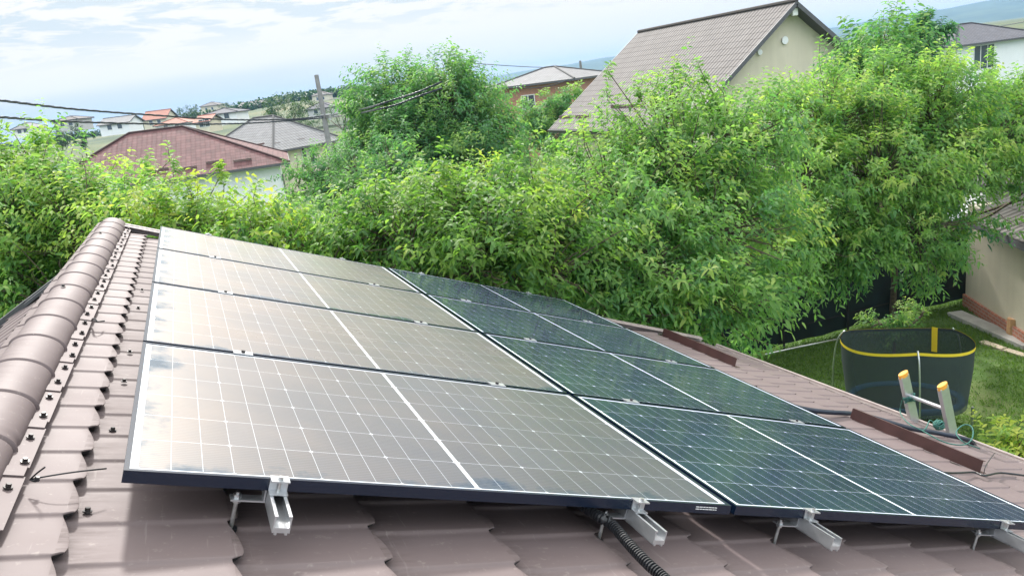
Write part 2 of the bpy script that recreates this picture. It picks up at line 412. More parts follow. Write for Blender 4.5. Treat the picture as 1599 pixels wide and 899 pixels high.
# ================================================================= SOLAR PANELS
PL, PW, PG = 1.762, 1.134, .02
def cell_mat():
    m = bpy.data.materials.new('solar_cells'); m.use_nodes = True; gg = G(m.node_tree); bs = gg.n['Principled BSDF']
    co = gg.coord(); x, y, z = gg.sep(co)
    sh = gg.m('GREATER_THAN', x, .881)
    xm = gg.m('SUBTRACT', x, gg.m('MULTIPLY', sh, .8585))
    cx = gg.m('DIVIDE', gg.m('SUBTRACT', xm, .0285), .0705); cy = gg.m('DIVIDE', gg.m('SUBTRACT', y, .022), .18167)
    def line(c, w):      # 1 near integer values of c
        return gg.m('LESS_THAN', gg.m('ABSOLUTE', gg.m('SUBTRACT', gg.m('FRACT', gg.m('ADD', c, .5)), .5)), w)
    lx = line(cx, .00055 / .0705); ly = line(cy, .0008 / .18167)
    out_ = gg.m('MAXIMUM', gg.m('MAXIMUM', gg.m('LESS_THAN', cx, .0), gg.m('GREATER_THAN', cx, 12.)), gg.m('MAXIMUM', gg.m('LESS_THAN', cy, 0.), gg.m('GREATER_THAN', cy, 6.)))
    c3 = gg.m('DIVIDE', cx, 3.)
    d3 = gg.m('MULTIPLY', gg.m('ABSOLUTE', gg.m('SUBTRACT', gg.m('FRACT', gg.m('ADD', c3, .5)), .5)), .2115)
    dy = gg.m('MULTIPLY', gg.m('ABSOLUTE', gg.m('SUBTRACT', gg.m('FRACT', gg.m('ADD', cy, .5)), .5)), .18167)
    dia = gg.m('LESS_THAN', gg.m('ADD', d3, dy), .0075)
    white = gg.m('MAXIMUM', gg.m('MAXIMUM', lx, ly), gg.m('MAXIMUM', out_, dia))
    bus = gg.m('MULTIPLY', line(gg.m('MULTIPLY', cy, 16.), .045), .30)
    oin = gg.node('ShaderNodeObjectInfo'); oi = oin.outputs['Random']; dust_and_sheen = gg.sep(oin.outputs['Color'])[0]
    cid = gg.node('ShaderNodeTexWhiteNoise', {'Vector': gg.comb(gg.m('FLOOR', gg.m('DIVIDE', cx, 3.)), gg.m('FLOOR', cy), oi)}).outputs[0]
    cell = gg.mix(cid, (.004, .015, .034), (.006, .021, .045))
    cell = gg.mix(bus, cell, (.28, .31, .36))
    c = gg.mix(gg.m('MULTIPLY', white, gg.m('ADD', gg.m('MULTIPLY', gg.m('SUBTRACT', 1., dust_and_sheen), .30), gg.m('MULTIPLY_ADD', out_, .15, .54))), cell, (.74, .80, .88))
    # thin film of dust, its amount also imitating sheen, wiped off by water in patches along the ridge-side and lower edges
    nz = gg.noise(gg.comb(gg.m('MULTIPLY', x, 1.0), gg.m('MULTIPLY', y, 1.0), oi), 5., 5, .65)
    e1 = gg.node('ShaderNodeMapRange', {0: x, 1: .03, 2: .20, 3: .27, 4: 0.}).outputs[0]
    e2 = gg.node('ShaderNodeMapRange', {0: y, 1: .03, 2: .13, 3: .27, 4: 0.}).outputs[0]
    wash = gg.node('ShaderNodeMapRange', {0: gg.m('ADD', nz, gg.m('MAXIMUM', e1, e2)), 1: .70, 2: .90, 3: 0., 4: .8}).outputs[0]
    dust_sheen_film = gg.m('MULTIPLY', gg.m('MULTIPLY', dust_and_sheen, gg.m('SUBTRACT', 1., wash)), gg.m('MULTIPLY_ADD', gg.noise(co, 2.5, 4, .6), .5, .72))
    c = gg.mix(gg.m('MULTIPLY', dust_sheen_film, .018), c, (.62, .53, .45))
    gg.put(bs.inputs['Base Color'], c)
    gg.put(bs.inputs['Roughness'], gg.m('MULTIPLY_ADD', dust_sheen_film, .21, .06))
    bs.inputs['IOR'].default_value = 1.42
    bs.inputs['Specular IOR Level'].default_value = .5
    gg.put(bs.inputs['Specular Tint'], gg.mix(dust_sheen_film, (.70, .86, 1.), (1., .88, .77)))
    bp = gg.bump(gg.noise(co, 1.6, 2), .0012)
    gg.put(bs.inputs['Normal'], bp)
    # the dust film scatters light forward: strong, slightly blurred and warm at grazing angles
    fac = gg.node('ShaderNodeLayerWeight', {'Blend': .5}).outputs['Facing']
    ff = gg.m('MULTIPLY', gg.m('POWER', fac, .7), gg.m('MULTIPLY_ADD', dust_sheen_film, .170, .030))
    gl = gg.node('ShaderNodeBsdfGlossy', {'Color': gg.mix(dust_sheen_film, (.70, .88, 1.), (1., .85, .71)), 'Roughness': .37, 'Normal': bp})
    mx = gg.node('ShaderNodeMixShader', {0: gg.m('MINIMUM', ff, .66), 1: bs.outputs[0], 2: gl.outputs[0]})
    gg.put(gg.n['Material Output'].inputs[0], mx.outputs[0])
    return m
M['cells'] = cell_mat()
def make_panel():
    root = empty('solar_panel', (0, 0, 0), (0, SL, 0))
    t, lip, hgt = .030, .0115, .030
    f_ = MB()
    # C-section bars: outer web, top lip, bottom flange
    f_.box((0, 0, -t), (PL, .0025, 0)).box((0, PW - .0025, -t), (PL, PW, 0)).box((0, .0025, -t), (.0025, PW - .0025, 0)).box((PL - .0025, .0025, -t), (PL, PW - .0025, 0))
    f_.box((.0025, .0025, -.0022), (PL - .0025, lip, 0)).box((.0025, PW - lip, -.0022), (PL - .0025, PW - .0025, 0)).box((.0025, lip, -.0022), (lip, PW - lip, 0)).box((PL - lip, lip, -.0022), (PL - .0025, PW - lip, 0))
    f_.box((.0025, .0025, -t), (PL - .0025, .028, -t + .002)).box((.0025, PW - .028, -t), (PL - .0025, PW - .0025, -t + .002))
    f_.build('frame', M['frame'], root)
    l = MB(); l.box((.0035, .0035, -.0075), (PL - .0035, PW - .0035, -.0026)); l.build('laminate', M['cells'], root)
    return root
proto = make_panel()
GP = 'solar panels of the rooftop array'
colname = ('ridge-side', 'eave-side')
plabels = {(0, 0): 'nearest solar panel of the ridge-side column, with blue washed patches at its corner',
           (1, 0): 'second nearest solar panel of the ridge-side column, pale reflection nearly all over',
           (2, 0): 'third solar panel from the near end of the ridge-side column',
           (3, 0): 'farthest solar panel of the ridge-side column, its top corner beside the ridge cap',
           (0, 1): 'nearest solar panel of the eave-side column, dark blue, cut by the photo edge',
           (1, 1): 'second nearest solar panel of the eave-side column, beside where the black pipe emerges',
           (2, 1): 'third solar panel from the near end of the eave-side column, dark green reflection',
           (3, 1): 'farthest solar panel of the eave-side column, its far corner against the trees'}
first = True
for r in range(4):
    for c_ in range(2):
        o = proto if first else copy_tree(proto); first = False
        u, v = c_ * (PL + PG), r * (PW + PG)
        o.location = ROOFn @ np.array([u, v, 0]); tag(o, plabels[(r, c_)], 'solar panel', GP)
        for ch in [q for q in bpy.data.objects if q.parent == o and q.name.startswith('laminate')]: ch.color = ((1., .13)[c_] * (.92, 1., .95, .9)[r], 1, 1, 1)   # dust film amount, cut in the eave column to imitate its darker reflections
        if (r, c_) == (0, 0):
            s = MB()
            for k in range(2):
                x = 1.622; 
                while x < 1.70:
                    wdt = random.uniform(.006, .014); s.box((x, -.0006, -.011 - k * .007), (min(x + wdt, 1.705), .0001, -.0085 - k * .007)); x += wdt + .002
            s.build('rating_sticker', M['pvc'], o)

# ----------------------------------------------------------------- mounting rails, clamps, roof bolts
def make_rail(u, stud_du):
    root = empty('mounting_rail', ROOFn @ np.array([u, 0, -.030]), (0, SL, 0))
    y0, y1 = -.135, 4 * PW + 3 * PG + .06
    b = MB(); w_, h_, t_ = .040, .040, .0035
    outl = [(-w_ / 2, 0), (-w_ / 2, -h_), (w_ / 2, -h_), (w_ / 2, 0), (w_ / 2 - .008, 0), (w_ / 2 - .008, -t_), (w_ / 2 - t_, -t_), (w_ / 2 - t_, -h_ + .012), (-w_ / 2 + t_, -h_ + .012), (-w_ / 2 + t_, -t_), (-w_ / 2 + .008, -t_), (-w_ / 2 + .008, 0)]
    n = len(outl); vs = [(x, y, z - .001) for y in (y0, y1) for x, z in outl]
    b.add(vs, [(i, i + n, (i + 1) % n + n, (i + 1) % n) for i in range(n)])
    for y_, rev in ((0, False), (n, True)):                      # end faces of the channel in convex pieces
        for q in ((0, 1, 8, 9), (1, 2, 7, 8), (2, 3, 6, 7), (3, 4, 5, 6), (0, 9, 10, 11)):
            b.f.append(tuple(i + y_ for i in (q if rev else q[::-1])))
    for sx in (-.012, .012): b.box((sx - .003, y0, -h_ - .006), (sx + .003, y1, -h_ - .001))
    b.build('channel', M['alu'], root, fix=True)
    def end_clamp(y, s):
        c = MB(); c.box((-.022, y - s * .0, .0305), (.022, y + s * .012, .0345) if s > 0 else (.022, y, .0345)) if False else None
        ya, yb = sorted((y - s * .028, y - s * .003)); c.box((-.022, ya, 0), (.022, yb, .004))
        ya, yb = sorted((y - s * .0045, y - s * .0005)); c.box((-.022, ya, .004), (.022, yb, .0335))
        ya, yb = sorted((y - s * .0255, y + s * .010)); c.box((-.022, ya, .0308), (.022, yb, .0345))
        o = c.build('end_clamp', M['alu'], root)
        m = MB(); m.cyl((0, y - s * .013, .0345), (0, 0, 1), .0065, .008, 10); m.cyl((0, y - s * .013, 0), (0, 0, 1), .004, .034, 8); m.build('clamp_bolt', M['steel'], o)
    end_clamp(0, 1); end_clamp(4 * PW + 3 * PG, -1)
    for k in range(1, 4):
        y = k * PW + (k - .5) * PG
        c = MB(); c.box((-.035, y - .021, .0303), (.035, y + .021, .0335)); c.box((-.035, y - .008, 0), (.035, y + .008, .0303)); o = c.build('mid_clamp', M['alu'], root)
        m = MB(); m.cyl((0, y, .0335), (0, 0, 1), .0075, .008, 6); m.build('clamp_bolt', M['screw'], o)
    # hanger bolts with L-brackets
    for y in (.03, 1.6, 3.2, 4.5):
        c = MB(); du = stud_du
        c.cyl((du, y, -.118), (0, 0, 1), .0055, .098, 10)
        h = c.build('hanger_bolt', M['steel'], root)
        q = MB(); q.box((du - .016, y - .017, -.038), (-.021, y + .017, -.034)); q.box((-.0255, y - .017, -.034), (-.0215, y + .017, -.002)); q.build('bracket', M['alu'], root)
        q = MB(); q.cyl((du, y, -.034), (0, 0, 1), .0105, .009, 6); q.cyl((du, y, -.047), (0, 0, 1), .0105, .009, 6); q.build('nut', M['steel'], h)
        q = MB(); q.cyl((du, y, -.119), (0, 0, 1), .015, .007, 12); q.build('washer', M['black'], h)
    return root
rl = ('aluminium rail end below the ridge-side panel, nearest to the ridge', 'aluminium rail end poking out beside the corrugated black conduit',
      'aluminium rail end just past the joint between the two panel columns', 'aluminium rail end at the right photo edge under the eave-side panel')
rails = []
for u, du, lb in zip((.343, 1.402, 2.105, 3.165), (-.085, -.085, -.085, -.095), rl):
    o = make_rail(u, du); tag(o, lb, 'rail', 'mounting rails under the panels')

# ----------------------------------------------------------------- things lying on the roof
def on_roof(name, mb, m, label, cat, smooth=False, group=None):
    o = mb.build(name, m); o.rotation_euler = (0, SL, 0); tag(o, label, cat, group)
    if smooth: smooth_by_angle(o, 40)
    return o
b = MB()
pp = [UV(915, 795, -.06) + np.array([-.02, .12, 0]), UV(935, 806, -.062), UV(955, 818, -.07), UV(985, 852, -.08), UV(1012, 880, -.085), UV(1040, 905, -.09), UV(1075, 945, -.09), UV(1130, 1010, -.10)]
path = catmull(pp, 60); rs = []
L_ = 0
for i, q in enumerate(path):
    if i: L_ += np.linalg.norm(path[i] - path[i - 1])
    rs.append(.0135 + .0030 * (1 if math.sin(L_ * 2 * PI / .0095) > 0 else -1) * min(1, 1))
b.tube(path, rs, 12); on_roof('corrugated_conduit', b, M['black'], 'black corrugated conduit running down from under the panels beside a rail end', 'conduit', False)
b = MB()
pp = [UV(1190, 622, -.07), UV(1250, 637, -.105), UV(1290, 643, -.105), UV(1335, 646, -.105), UV(1372, 654, -.095), UV(1420, 668, -.10), UV(1470, 677, -.10), UV(1503, 684, -.10), UV(1518, 690, -.12), UV(1523, 700, -.17)]
b.tube(catmull(pp, 10), .0165, 10); on_roof('black_pipe', b, M['cable'], 'thick dark pipe crossing the roof behind the snow guard to the ladder', 'pipe', True)
b = MB()
pp = [UV(1440, 735, -.09), UV(1487, 738, -.11), UV(1520, 737, -.115), UV(1537, 742, -.11), UV(1560, 738, -.115), UV(1585, 740, -.11), UV(1640, 748, -.115)]
b.tube(catmull(pp, 8), .0062, 8); on_roof('thin_cable', b, M['black'], 'thin black cable leaving the panel and crossing the roof at the right edge', 'cable', True)
b = MB(); q = UV(1536, 740, -.115); b.tube(catmull([q, q + np.array([.03, .02, .05]), UV(1553, 707, -.06)], 6), .0022, 6)
on_roof('wire_stub', b, M['black'], 'thin dark wire end standing up from the roof near the snow guard', 'wire')
for v0, v1, u0, u1, lb in ((4.22, 3.17, 4.47, 4.49, 'brown angle snow guard farther away, near the far corner of the roof'), (1.90, .985, 4.45, 4.51, 'brown angle snow guard nearer, with a dark pipe passing behind it')):
    b = MB(); n0 = NR + .012
    b.bar((u0, v0, n0 + .037), (u1, v1, n0 + .037), .003, .074)
    b.bar((u0 + .03, v0, n0 + .001), (u1 + .03, v1, n0 + .001), .06, .003)
    b.bar((u0 + .012, v0, n0 + .0725), (u1 + .012, v1, n0 + .0725), .022, .003)
    for k in range(3):
        f_ = (k + .5) / 3; uu, vv_ = u0 + (u1 - u0) * f_, v0 + (v1 - v0) * f_
        b.add([(uu + .002, vv_, n0), (uu + .055, vv_, n0), (uu + .002, vv_, n0 + .07), (uu + .002, vv_ + .003, n0), (uu + .055, vv_ + .003, n0), (uu + .002, vv_ + .003, n0 + .07)], [(0, 1, 2), (5, 4, 3), (0, 3, 4, 1), (1, 4, 5, 2), (2, 5, 3, 0)])
    on_roof('snow_guard', b, M['guard'], lb, 'snow guard', group='snow guards near the eave')
# cable ties poking out from under the ridge flange
b = MB(); q = UV(47, 748, NR + .035)
b.tube(catmull([q, UV(80, 742, NR + .055), UV(120, 736, NR + .065), UV(166, 731, NR + .06)], 6), .0021, 6)
b.tube(catmull([q, UV(58, 738, NR + .06), UV(70, 729, NR + .085)], 6), .0021, 6)
b.tube(catmull([q + np.array([.0, .0, 0]), UV(55, 751, NR + .035), UV(62, 748, NR + .04)], 4), .0026, 6); b.box(tuple(UV(58, 747, NR + .045) - .005), tuple(UV(58, 747, NR + .045) + .005))
on_roof('cable_tie', b, M['black'], 'long black cable tie tails sticking out near the front of the ridge', 'cable tie', group='cable ties at the ridge')
b = MB(); q = UV(143, 499, NR + .03)
b.tube(catmull([q, UV(150, 502, NR + .05), UV(163, 501, NR + .045)], 6), .003, 6); b.tube(catmull([q, UV(147, 497, NR + .06), UV(152, 502, NR + .055)], 6), .0028, 6)
on_roof('cable_tie', b, M['black'], 'small black cable tie at the ridge flange, halfway along the ridge', 'cable tie', group='cable ties at the ridge')

# ----------------------------------------------------------------- ladder against the eave
lad = empty('ladder', (5.85, 1.96, ZG), (0, 0, 0), 'aluminium ladder with orange-yellow end caps rising above the gutter', 'ladder')
def ladder_pt(px, py, t=None):
    X0, X1 = 5.95, 4.86                     # foot and top of the leaning plane
    d = ray(px, py)
    # plane through (X0, ZG) and (X1, -1.70) along Y
    nx, nz = (-1.70 - ZG), (X0 - X1); c = nx * X0 + nz * ZG
    k = (c - nx * CAM[0] - nz * CAM[2]) / (nx * d[0] + nz * d[2]); return CAM + d * k
tops = [ladder_pt(1411, 586), ladder_pt(1472, 604)]
ld = np.array([4.86 - 5.95, 0, -1.70 - ZG]); ld /= np.linalg.norm(ld)
ybar = [tops[0][1], tops[1][1]]
O = np.array(lad.location)
for k, tp in enumerate(tops):
    L_ = (tp[2] - ZG) / ld[2]; foot = tp - ld * L_
    b = MB(); b.prism([(-.016, -.040), (.016, -.040), (.016, .040), (-.016, .040)], foot - O, tp - O, up=(1, 0, 0.25))
    r_ = b.build('side_rail', M['alu'], lad, bevel=.003)
    b = MB(); b.prism([(.020 * math.cos(a), .046 * math.sin(a)) for a in np.linspace(0, 2 * PI, 18, endpoint=False)], tp - O - ld * .012, tp - O + ld * .024, up=(1, 0, .25))
    b.build('end_cap', M['yellow'], r_, bevel=.004)
k = 0
while True:
    s = .20 + .28 * k; z = tops[1][2] - s * ld[2]
    if z < ZG + .2: break
    a = tops[0] + ld * ((z + .0 - tops[0][2]) / ld[2]); c_ = tops[1] + ld * ((z - tops[1][2]) / ld[2])
    b = MB(); b.tube([a - O, c_ - O], .014, 10); smooth_by_angle(b.build('rung', M['alu'], lad)); k += 1
b = MB(); ctr = tops[0] - ld * .20
for k in range(3):
    ring = [ctr + np.array([.048 * math.cos(a), .024 * math.sin(a) - .004, .0]) + ld * (.012 * k - .01 + .01 * math.sin(a + k)) for a in np.linspace(0, 2 * PI, 15)]
    b.tube(ring, .0065, 6)
for k in range(3): b.tube(catmull([ctr + np.array([.0, -.03, .0]), ctr + np.array([-.05, -.05 + .02 * k, .03 - .03 * k]), ctr + np.array([.03, -.03, .03 * (k - 1)]), ctr + np.array([.02, .02, .0])], 6), .006, 6)
tail = [ctr + np.array([-.045, .02, -.02]), ctr + np.array([-.05, .03, -.12]), P(1418, 660, 5.15), P(1440, 672, 5.0), P(1475, 690, 4.85), P(1505, 694, 4.8), P(1518, 684, 4.85), P(1518, 667, 4.95), P(1505, 663, 5.0), P(1493, 675, 4.95), P(1505, 690, 4.85), P(1530, 700, 4.9)]
b.tube(catmull(tail, 8), .004, 6)
bc = P(1466, 663, 5.12)                                  # the rest of the rope wound up in a bundle at the gutter
wind = []
for k in range(90):
    a_ = k * .62; e_ = Vector((math.cos(a_), math.sin(a_) * math.cos(k * .17), math.sin(a_) * math.sin(k * .17))); wind.append(bc + np.array(e_) * .032)
b.tube(catmull(wind, 3), .0055, 5)
b.tube(catmull([wind[-1], bc + np.array([-.02, .05, .02]), P(1446, 668, 5.05), P(1440, 672, 5.0)], 6), .004, 6)
tag(b.build('rope', M['rope'], smooth=True), 'green rope tied round the ladder rail and looping onto the roof', 'rope')

exec_rest = True
# ================================================================= GROUND AND HILLS
def ground_z(x, y):
    d = np.hypot(x, y); s = np.clip((d - 70) / 260, 0, 1); s = s * s * (3 - 2 * s)
    z = ZG + s * 4.6
    a = np.arctan2(x, y)
    # low wooded rise towards the left-centre
    z += 6.5 * np.exp(-((a - .17) / .16) ** 2) * np.clip((d - 200) / 200, 0, 1)
    return z
gr = np.concatenate([np.linspace(0, 60, 31), np.geomspace(66, 6000, 34)]); na = 120
V = [(0., 0., ZG)]; 
for r in gr[1:]:
    for k in range(na):
        a = 2 * PI * k / na; x, y = r * math.sin(a), r * math.cos(a); V.append((x, y, float(ground_z(x, y))))
Fc = [(0, 1 + (k + 1) % na, 1 + k) for k in range(na)]
for i in range(len(gr) - 2):
    for k in range(na):
        Fc.append((1 + i * na + k, 1 + i * na + (k + 1) % na, 1 + (i + 1) * na + (k + 1) % na, 1 + (i + 1) * na + k))
mg = bpy.data.materials.new('grass_ground'); mg.use_nodes = True; gg = G(mg.node_tree); bs = gg.n['Principled BSDF']
co = gg.coord(); n1 = gg.noise(co, .35, 6, .65); n2 = gg.noise(co, 9, 4, .7)
c = gg.ramp(n1, [(.3, (.05, .10, .02)), (.55, (.08, .15, .03)), (.72, (.13, .16, .05))])
c = gg.mix(gg.node('ShaderNodeMapRange', {0: n2, 1: .58, 2: .74, 3: 0., 4: .6}).outputs[0], c, (.11, .09, .055))
gx3, gy3, _ = gg.sep(co); rad_ = gg.m('SQRT', gg.m('ADD', gg.m('MULTIPLY', gx3, gx3), gg.m('MULTIPLY', gy3, gy3)))
fields = gg.ramp(gg.noise(co, .02, 4, .6), [(.38, (.028, .050, .026)), (.5, (.075, .095, .04)), (.64, (.14, .13, .065))])
c = gg.mix(gg.node('ShaderNodeMapRange', {0: rad_, 1: 60., 2: 130., 3: 0., 4: .9}).outputs[0], c, fields)
gg.put(bs.inputs['Base Color'], c); bs.inputs['Roughness'].default_value = .95; gg.put(bs.inputs['Normal'], gg.bump(n2, .05))
o = MB().add(V, Fc).build('ground', mg, fix=True, smooth=True); tag(o, kind='structure')
# distant hills
mh = bpy.data.materials.new('hill_woods'); mh.use_nodes = True; gg = G(mh.node_tree); bs = gg.n['Principled BSDF']
gg.put(bs.inputs['Base Color'], gg.ramp(gg.noise(gg.coord(), .012, 6, .65), [(.35, (.03, .055, .025)), (.65, (.07, .10, .04))])); bs.inputs['Roughness'].default_value = 1
V, Fc = [], []; na2, nr = 150, 14
for i in range(nr):
    for k in range(na2):
        a = math.radians(-40 + 130 * k / (na2 - 1)); r = 2300 + 1500 * i / (nr - 1)
        prof = 8 + 62 * math.exp(-((a - 1.02) / .22) ** 2) + 38 * math.exp(-((a - .50) / .16) ** 2) + 20 * math.exp(-((a - .72) / .12) ** 2) + 5 * math.sin(a * 9) + 3 * math.sin(a * 23 + 1)
        rise = math.sin(min(1, i / (nr * .6)) * PI / 2) - (.3 * max(0, i / nr - .6))
        V.append((r * math.sin(a), r * math.cos(a), -6 + (prof + 6) * rise + 3 * math.sin(a * 60 + i)))
for i in range(nr - 1):
    for k in range(na2 - 1): Fc.append((i * na2 + k, i * na2 + k + 1, (i + 1) * na2 + k + 1, (i + 1) * na2 + k))
tag(MB().add(V, Fc).build('hills', mh, smooth=True), kind='structure')

# ================================================================= TREES
LM = {
    'cherry': leaf_mat('cherry_leaf', (.034, .106, .058), (.100, .222, .080), (.20, .325, .095), (.32, .39, .11)),
    'young': leaf_mat('young_leaf', (.038, .105, .042), (.112, .222, .060), (.22, .320, .072), (.36, .38, .08)),
    'walnut': leaf_mat('broad_leaf', (.026, .090, .064), (.076, .190, .090), (.138, .265, .10), (.22, .32, .10)),
    'far': leaf_mat('far_leaf', (.02, .05, .025), (.04, .085, .035), (.065, .115, .04), (.09, .14, .05), .25),
}
def leaf_cloud(name, mt, pos, dr, L_, W_, tone, parent, droop=.45):
    n = len(pos)
    dr = dr / np.linalg.norm(dr, axis=1, keepdims=True)
    up = np.tile([0, 0, 1.], (n, 1)) + rng.normal(0, .45, (n, 3))
    sd = np.cross(dr, up); sd /= np.linalg.norm(sd, axis=1, keepdims=True) + 1e-9
    nm = np.cross(sd, dr)
    V = np.zeros((n, 7, 3), np.float32)
    def cen(t): return pos + dr * (L_ * t)[:, None] - np.array([0, 0, 1.]) * (L_ * droop * t * t)[:, None]
    one = np.ones(n)
    V[:, 0] = cen(0 * one)
    for i, (t, wd) in enumerate(((.30, .46), (.68, .40))):
        c_ = cen(t * one); V[:, 1 + 2 * i] = c_ + sd * (W_ * wd)[:, None] + nm * (W_ * .14)[:, None]; V[:, 2 + 2 * i] = c_ - sd * (W_ * wd)[:, None] + nm * (W_ * .14)[:, None]
    V[:, 5] = cen(one); V[:, 6] = cen(.48 * one)
    tri = np.array([[0, 2, 6], [0, 6, 1], [1, 6, 3], [2, 4, 6], [3, 6, 5], [4, 5, 6]], np.int32)
    idx = (np.arange(n, dtype=np.int32)[:, None, None] * 7 + tri[None]).reshape(-1)
    me = bpy.data.meshes.new(name); nf = n * 6
    me.vertices.add(n * 7); me.vertices.foreach_set('co', V.reshape(-1))
    me.loops.add(nf * 3); me.loops.foreach_set('vertex_index', idx)
    me.polygons.add(nf); me.polygons.foreach_set('loop_start', np.arange(0, nf * 3, 3, dtype=np.int32))
    me.update(calc_edges=True)
    at = me.attributes.new('tone', 'FLOAT', 'POINT'); at.data.foreach_set('value', np.repeat(np.clip(tone, 0, 1), 7).astype(np.float32))
    me.polygons.foreach_set('use_smooth', np.ones(nf, bool))
    me.materials.append(mt); o = bpy.data.objects.new(name, me); C.objects.link(o); o.parent = parent; return o
def crown(parent, mt, blobs, dens, leafL, per=11, shoot=.42, droop=.5, tone0=.42, spread=.9, updir=.55, spikes=(), branches=True, avoid=None):
    """blobs: (centre, radius). Leafy shoots grow out of the blobs' shells, leaves alternate along each and hang"""
    S0, SD, SL_, ST = [], [], [], []
    vol = sum(r * r for _, r in blobs)
    for c_, r in blobs:
        n = int(dens * r ** 1.6); q = 9; nc = max(3, n // q); n = nc * q
        d = rng.normal(size=(nc, 3)); d /= np.linalg.norm(d, axis=1, keepdims=True)
        d = np.repeat(d, q, 0); rad = np.repeat(r * (rng.uniform(0.25, 1, nc) ** .45), q); cdir = np.repeat(rng.normal(0, .30, (nc, 3)), q, 0); ctone = np.repeat(rng.normal(0, .15, nc), q); lump = 1 + .22 * np.sin(d[:, 0] * 5 + c_[0] * 3) * np.cos(d[:, 1] * 6 + c_[1]) + .12 * np.sin(d[:, 2] * 9 + c_[2])
        p = np.array(c_) + d * (rad * lump)[:, None] * np.array([1, 1, .85]) + rng.normal(0, shoot * .36, (n, 3))
        ou = d + np.array([0, 0, updir]) + cdir + rng.normal(0, .20, (n, 3)); ou /= np.linalg.norm(ou, axis=1, keepdims=True)
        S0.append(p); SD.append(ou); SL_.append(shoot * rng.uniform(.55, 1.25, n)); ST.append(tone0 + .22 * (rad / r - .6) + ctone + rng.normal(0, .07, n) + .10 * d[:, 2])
    for p, d, l in spikes:
        for q in range(6):
            S0.append(np.array([p]) + np.array([d]) * l * q / 6); SD.append(np.array([d]) + rng.normal(0, .3, (1, 3))); SL_.append(np.array([l * .4])); ST.append(np.array([tone0 + .1]))
    S0, SD, SL_, ST = map(np.concatenate, (S0, SD, SL_, ST))
    if avoid is not None:
        k = ~avoid(S0); S0, SD, SL_, ST = S0[k], SD[k], SL_[k], ST[k]
    n = len(S0); t = np.linspace(.12, 1, per)
    sag = np.array([0, 0, -.20])
    pos = S0[:, None] + SD[:, None] * (SL_[:, None] * t)[..., None] + sag * (SL_[:, None] * t * t)[..., None]
    a = rng.uniform(0, 2 * PI, (n, 1)) + np.arange(per)[None] * 2.4
    ref = np.cross(SD, rng.normal(size=(n, 3))); ref /= np.linalg.norm(ref, axis=1, keepdims=True); r2 = np.cross(SD, ref)
    ld_ = ref[:, None] * np.cos(a)[..., None] + r2[:, None] * np.sin(a)[..., None] + SD[:, None] * .55 + np.array([0, 0, -.16]) * spread
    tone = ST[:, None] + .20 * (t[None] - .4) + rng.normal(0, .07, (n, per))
    L_ = leafL * rng.uniform(.65, 1.2, (n, per)) * (1 - .25 * (t[None] > .9))
    pos, ld_, tone, L_ = pos.reshape(-1, 3), ld_.reshape(-1, 3), tone.reshape(-1), L_.reshape(-1)
    if avoid is not None:
        k = ~avoid(pos + np.array([0, 0, -.5]) * L_[:, None]) & ~avoid(pos); pos, ld_, tone, L_ = pos[k], ld_[k], tone[k], L_[k]
    leaf_cloud('crown', mt, pos, ld_, L_, L_ * rng.uniform(.32, .46, len(L_)), tone, parent, droop)
    return S0, SD, SL_
def over_roof(p):
    """true for points that would touch our own roof or panels"""
    x, y, z = p[..., 0], p[..., 1], p[..., 2]
    u = x / math.cos(SL); n = z + x * math.tan(SL)
    r1 = (x > -.45) & (u < 5.35 + (2.1 - y) * .12) & (y < 5.12 - .115 * u) & (n < .30) 
    r2 = (x <= -.45) & (x > -3.0) & (y < 4.15 + .5 * np.abs(x + .4)) & (z < .35 + (x + .4) * .55)
    return r1 | r2
def tree(name, label, cat, base, blobs, mt, dens, leafL, group=None, trunk_r=.10, per=11, shoot=.42, droop=.36, tone0=.42, updir=.55, spikes=(), twigs=True, avoid=None):
    base = np.array(base, float); root = empty(name, base, (0, 0, 0), label, cat, group)
    rel = [(np.array(c_) - base, r) for c_, r in blobs]
    av = (lambda p: avoid(p + base)) if avoid is not None else None
    S0, SD, SL_ = crown(root, mt, rel, dens, leafL, per, shoot, droop, tone0, updir=updir, spikes=[(np.array(p) - base, np.array(d), l) for p, d, l in spikes], avoid=av)
    b = MB(); cen = sum(c_ * r for c_, r in rel) / sum(r for _, r in rel)
    zlow = min(c_[2] - r for c_, r in rel); fork = np.array([cen[0] * .3, cen[1] * .3, max(.25, min(zlow * .8 + .2, cen[2] * .55))])
    b.tube(catmull([(0, 0, -.1), fork * .5 + np.array([.03, .02, 0]), fork], 4), np.linspace(trunk_r * 1.25, trunk_r * .85, 9), 8)
    for c_, r in rel:
        mid = (fork + c_) / 2 + rng.normal(0, .12 * r, 3) + np.array([0, 0, -.1 * r])
        pts = catmull([fork, mid, c_], 4); b.tube(pts, np.linspace(trunk_r * .6, .022, len(pts)), 6)
    if twigs:
        for i in range(0, len(S0), 4):
            k = min(range(len(rel)), key=lambda j: np.linalg.norm(rel[j][0] - S0[i]) / rel[j][1]); c_ = rel[k][0]
            e = S0[i] + SD[i] * SL_[i] * .7 + np.array([0, 0, -.14 * SL_[i]])
            b.tube([c_ + (S0[i] - c_) * .15, c_ + (S0[i] - c_) * .6 + rng.normal(0, .03, 3), S0[i], e], [.012, .008, .005, .003], 4, False)
    smooth_by_angle(b.build('trunk', M['bark'], root, fix=False), 60)
    return root
def B(*l): return [(P(x, y, D), r) for x, y, D, r in l]
def ground_at(x, y): return (x, y, float(ground_z(x, y)))
def below(x, y, D):
    q = P(x, y, D); return ground_at(q[0], q[1])
UPV = (0, 0, 1)
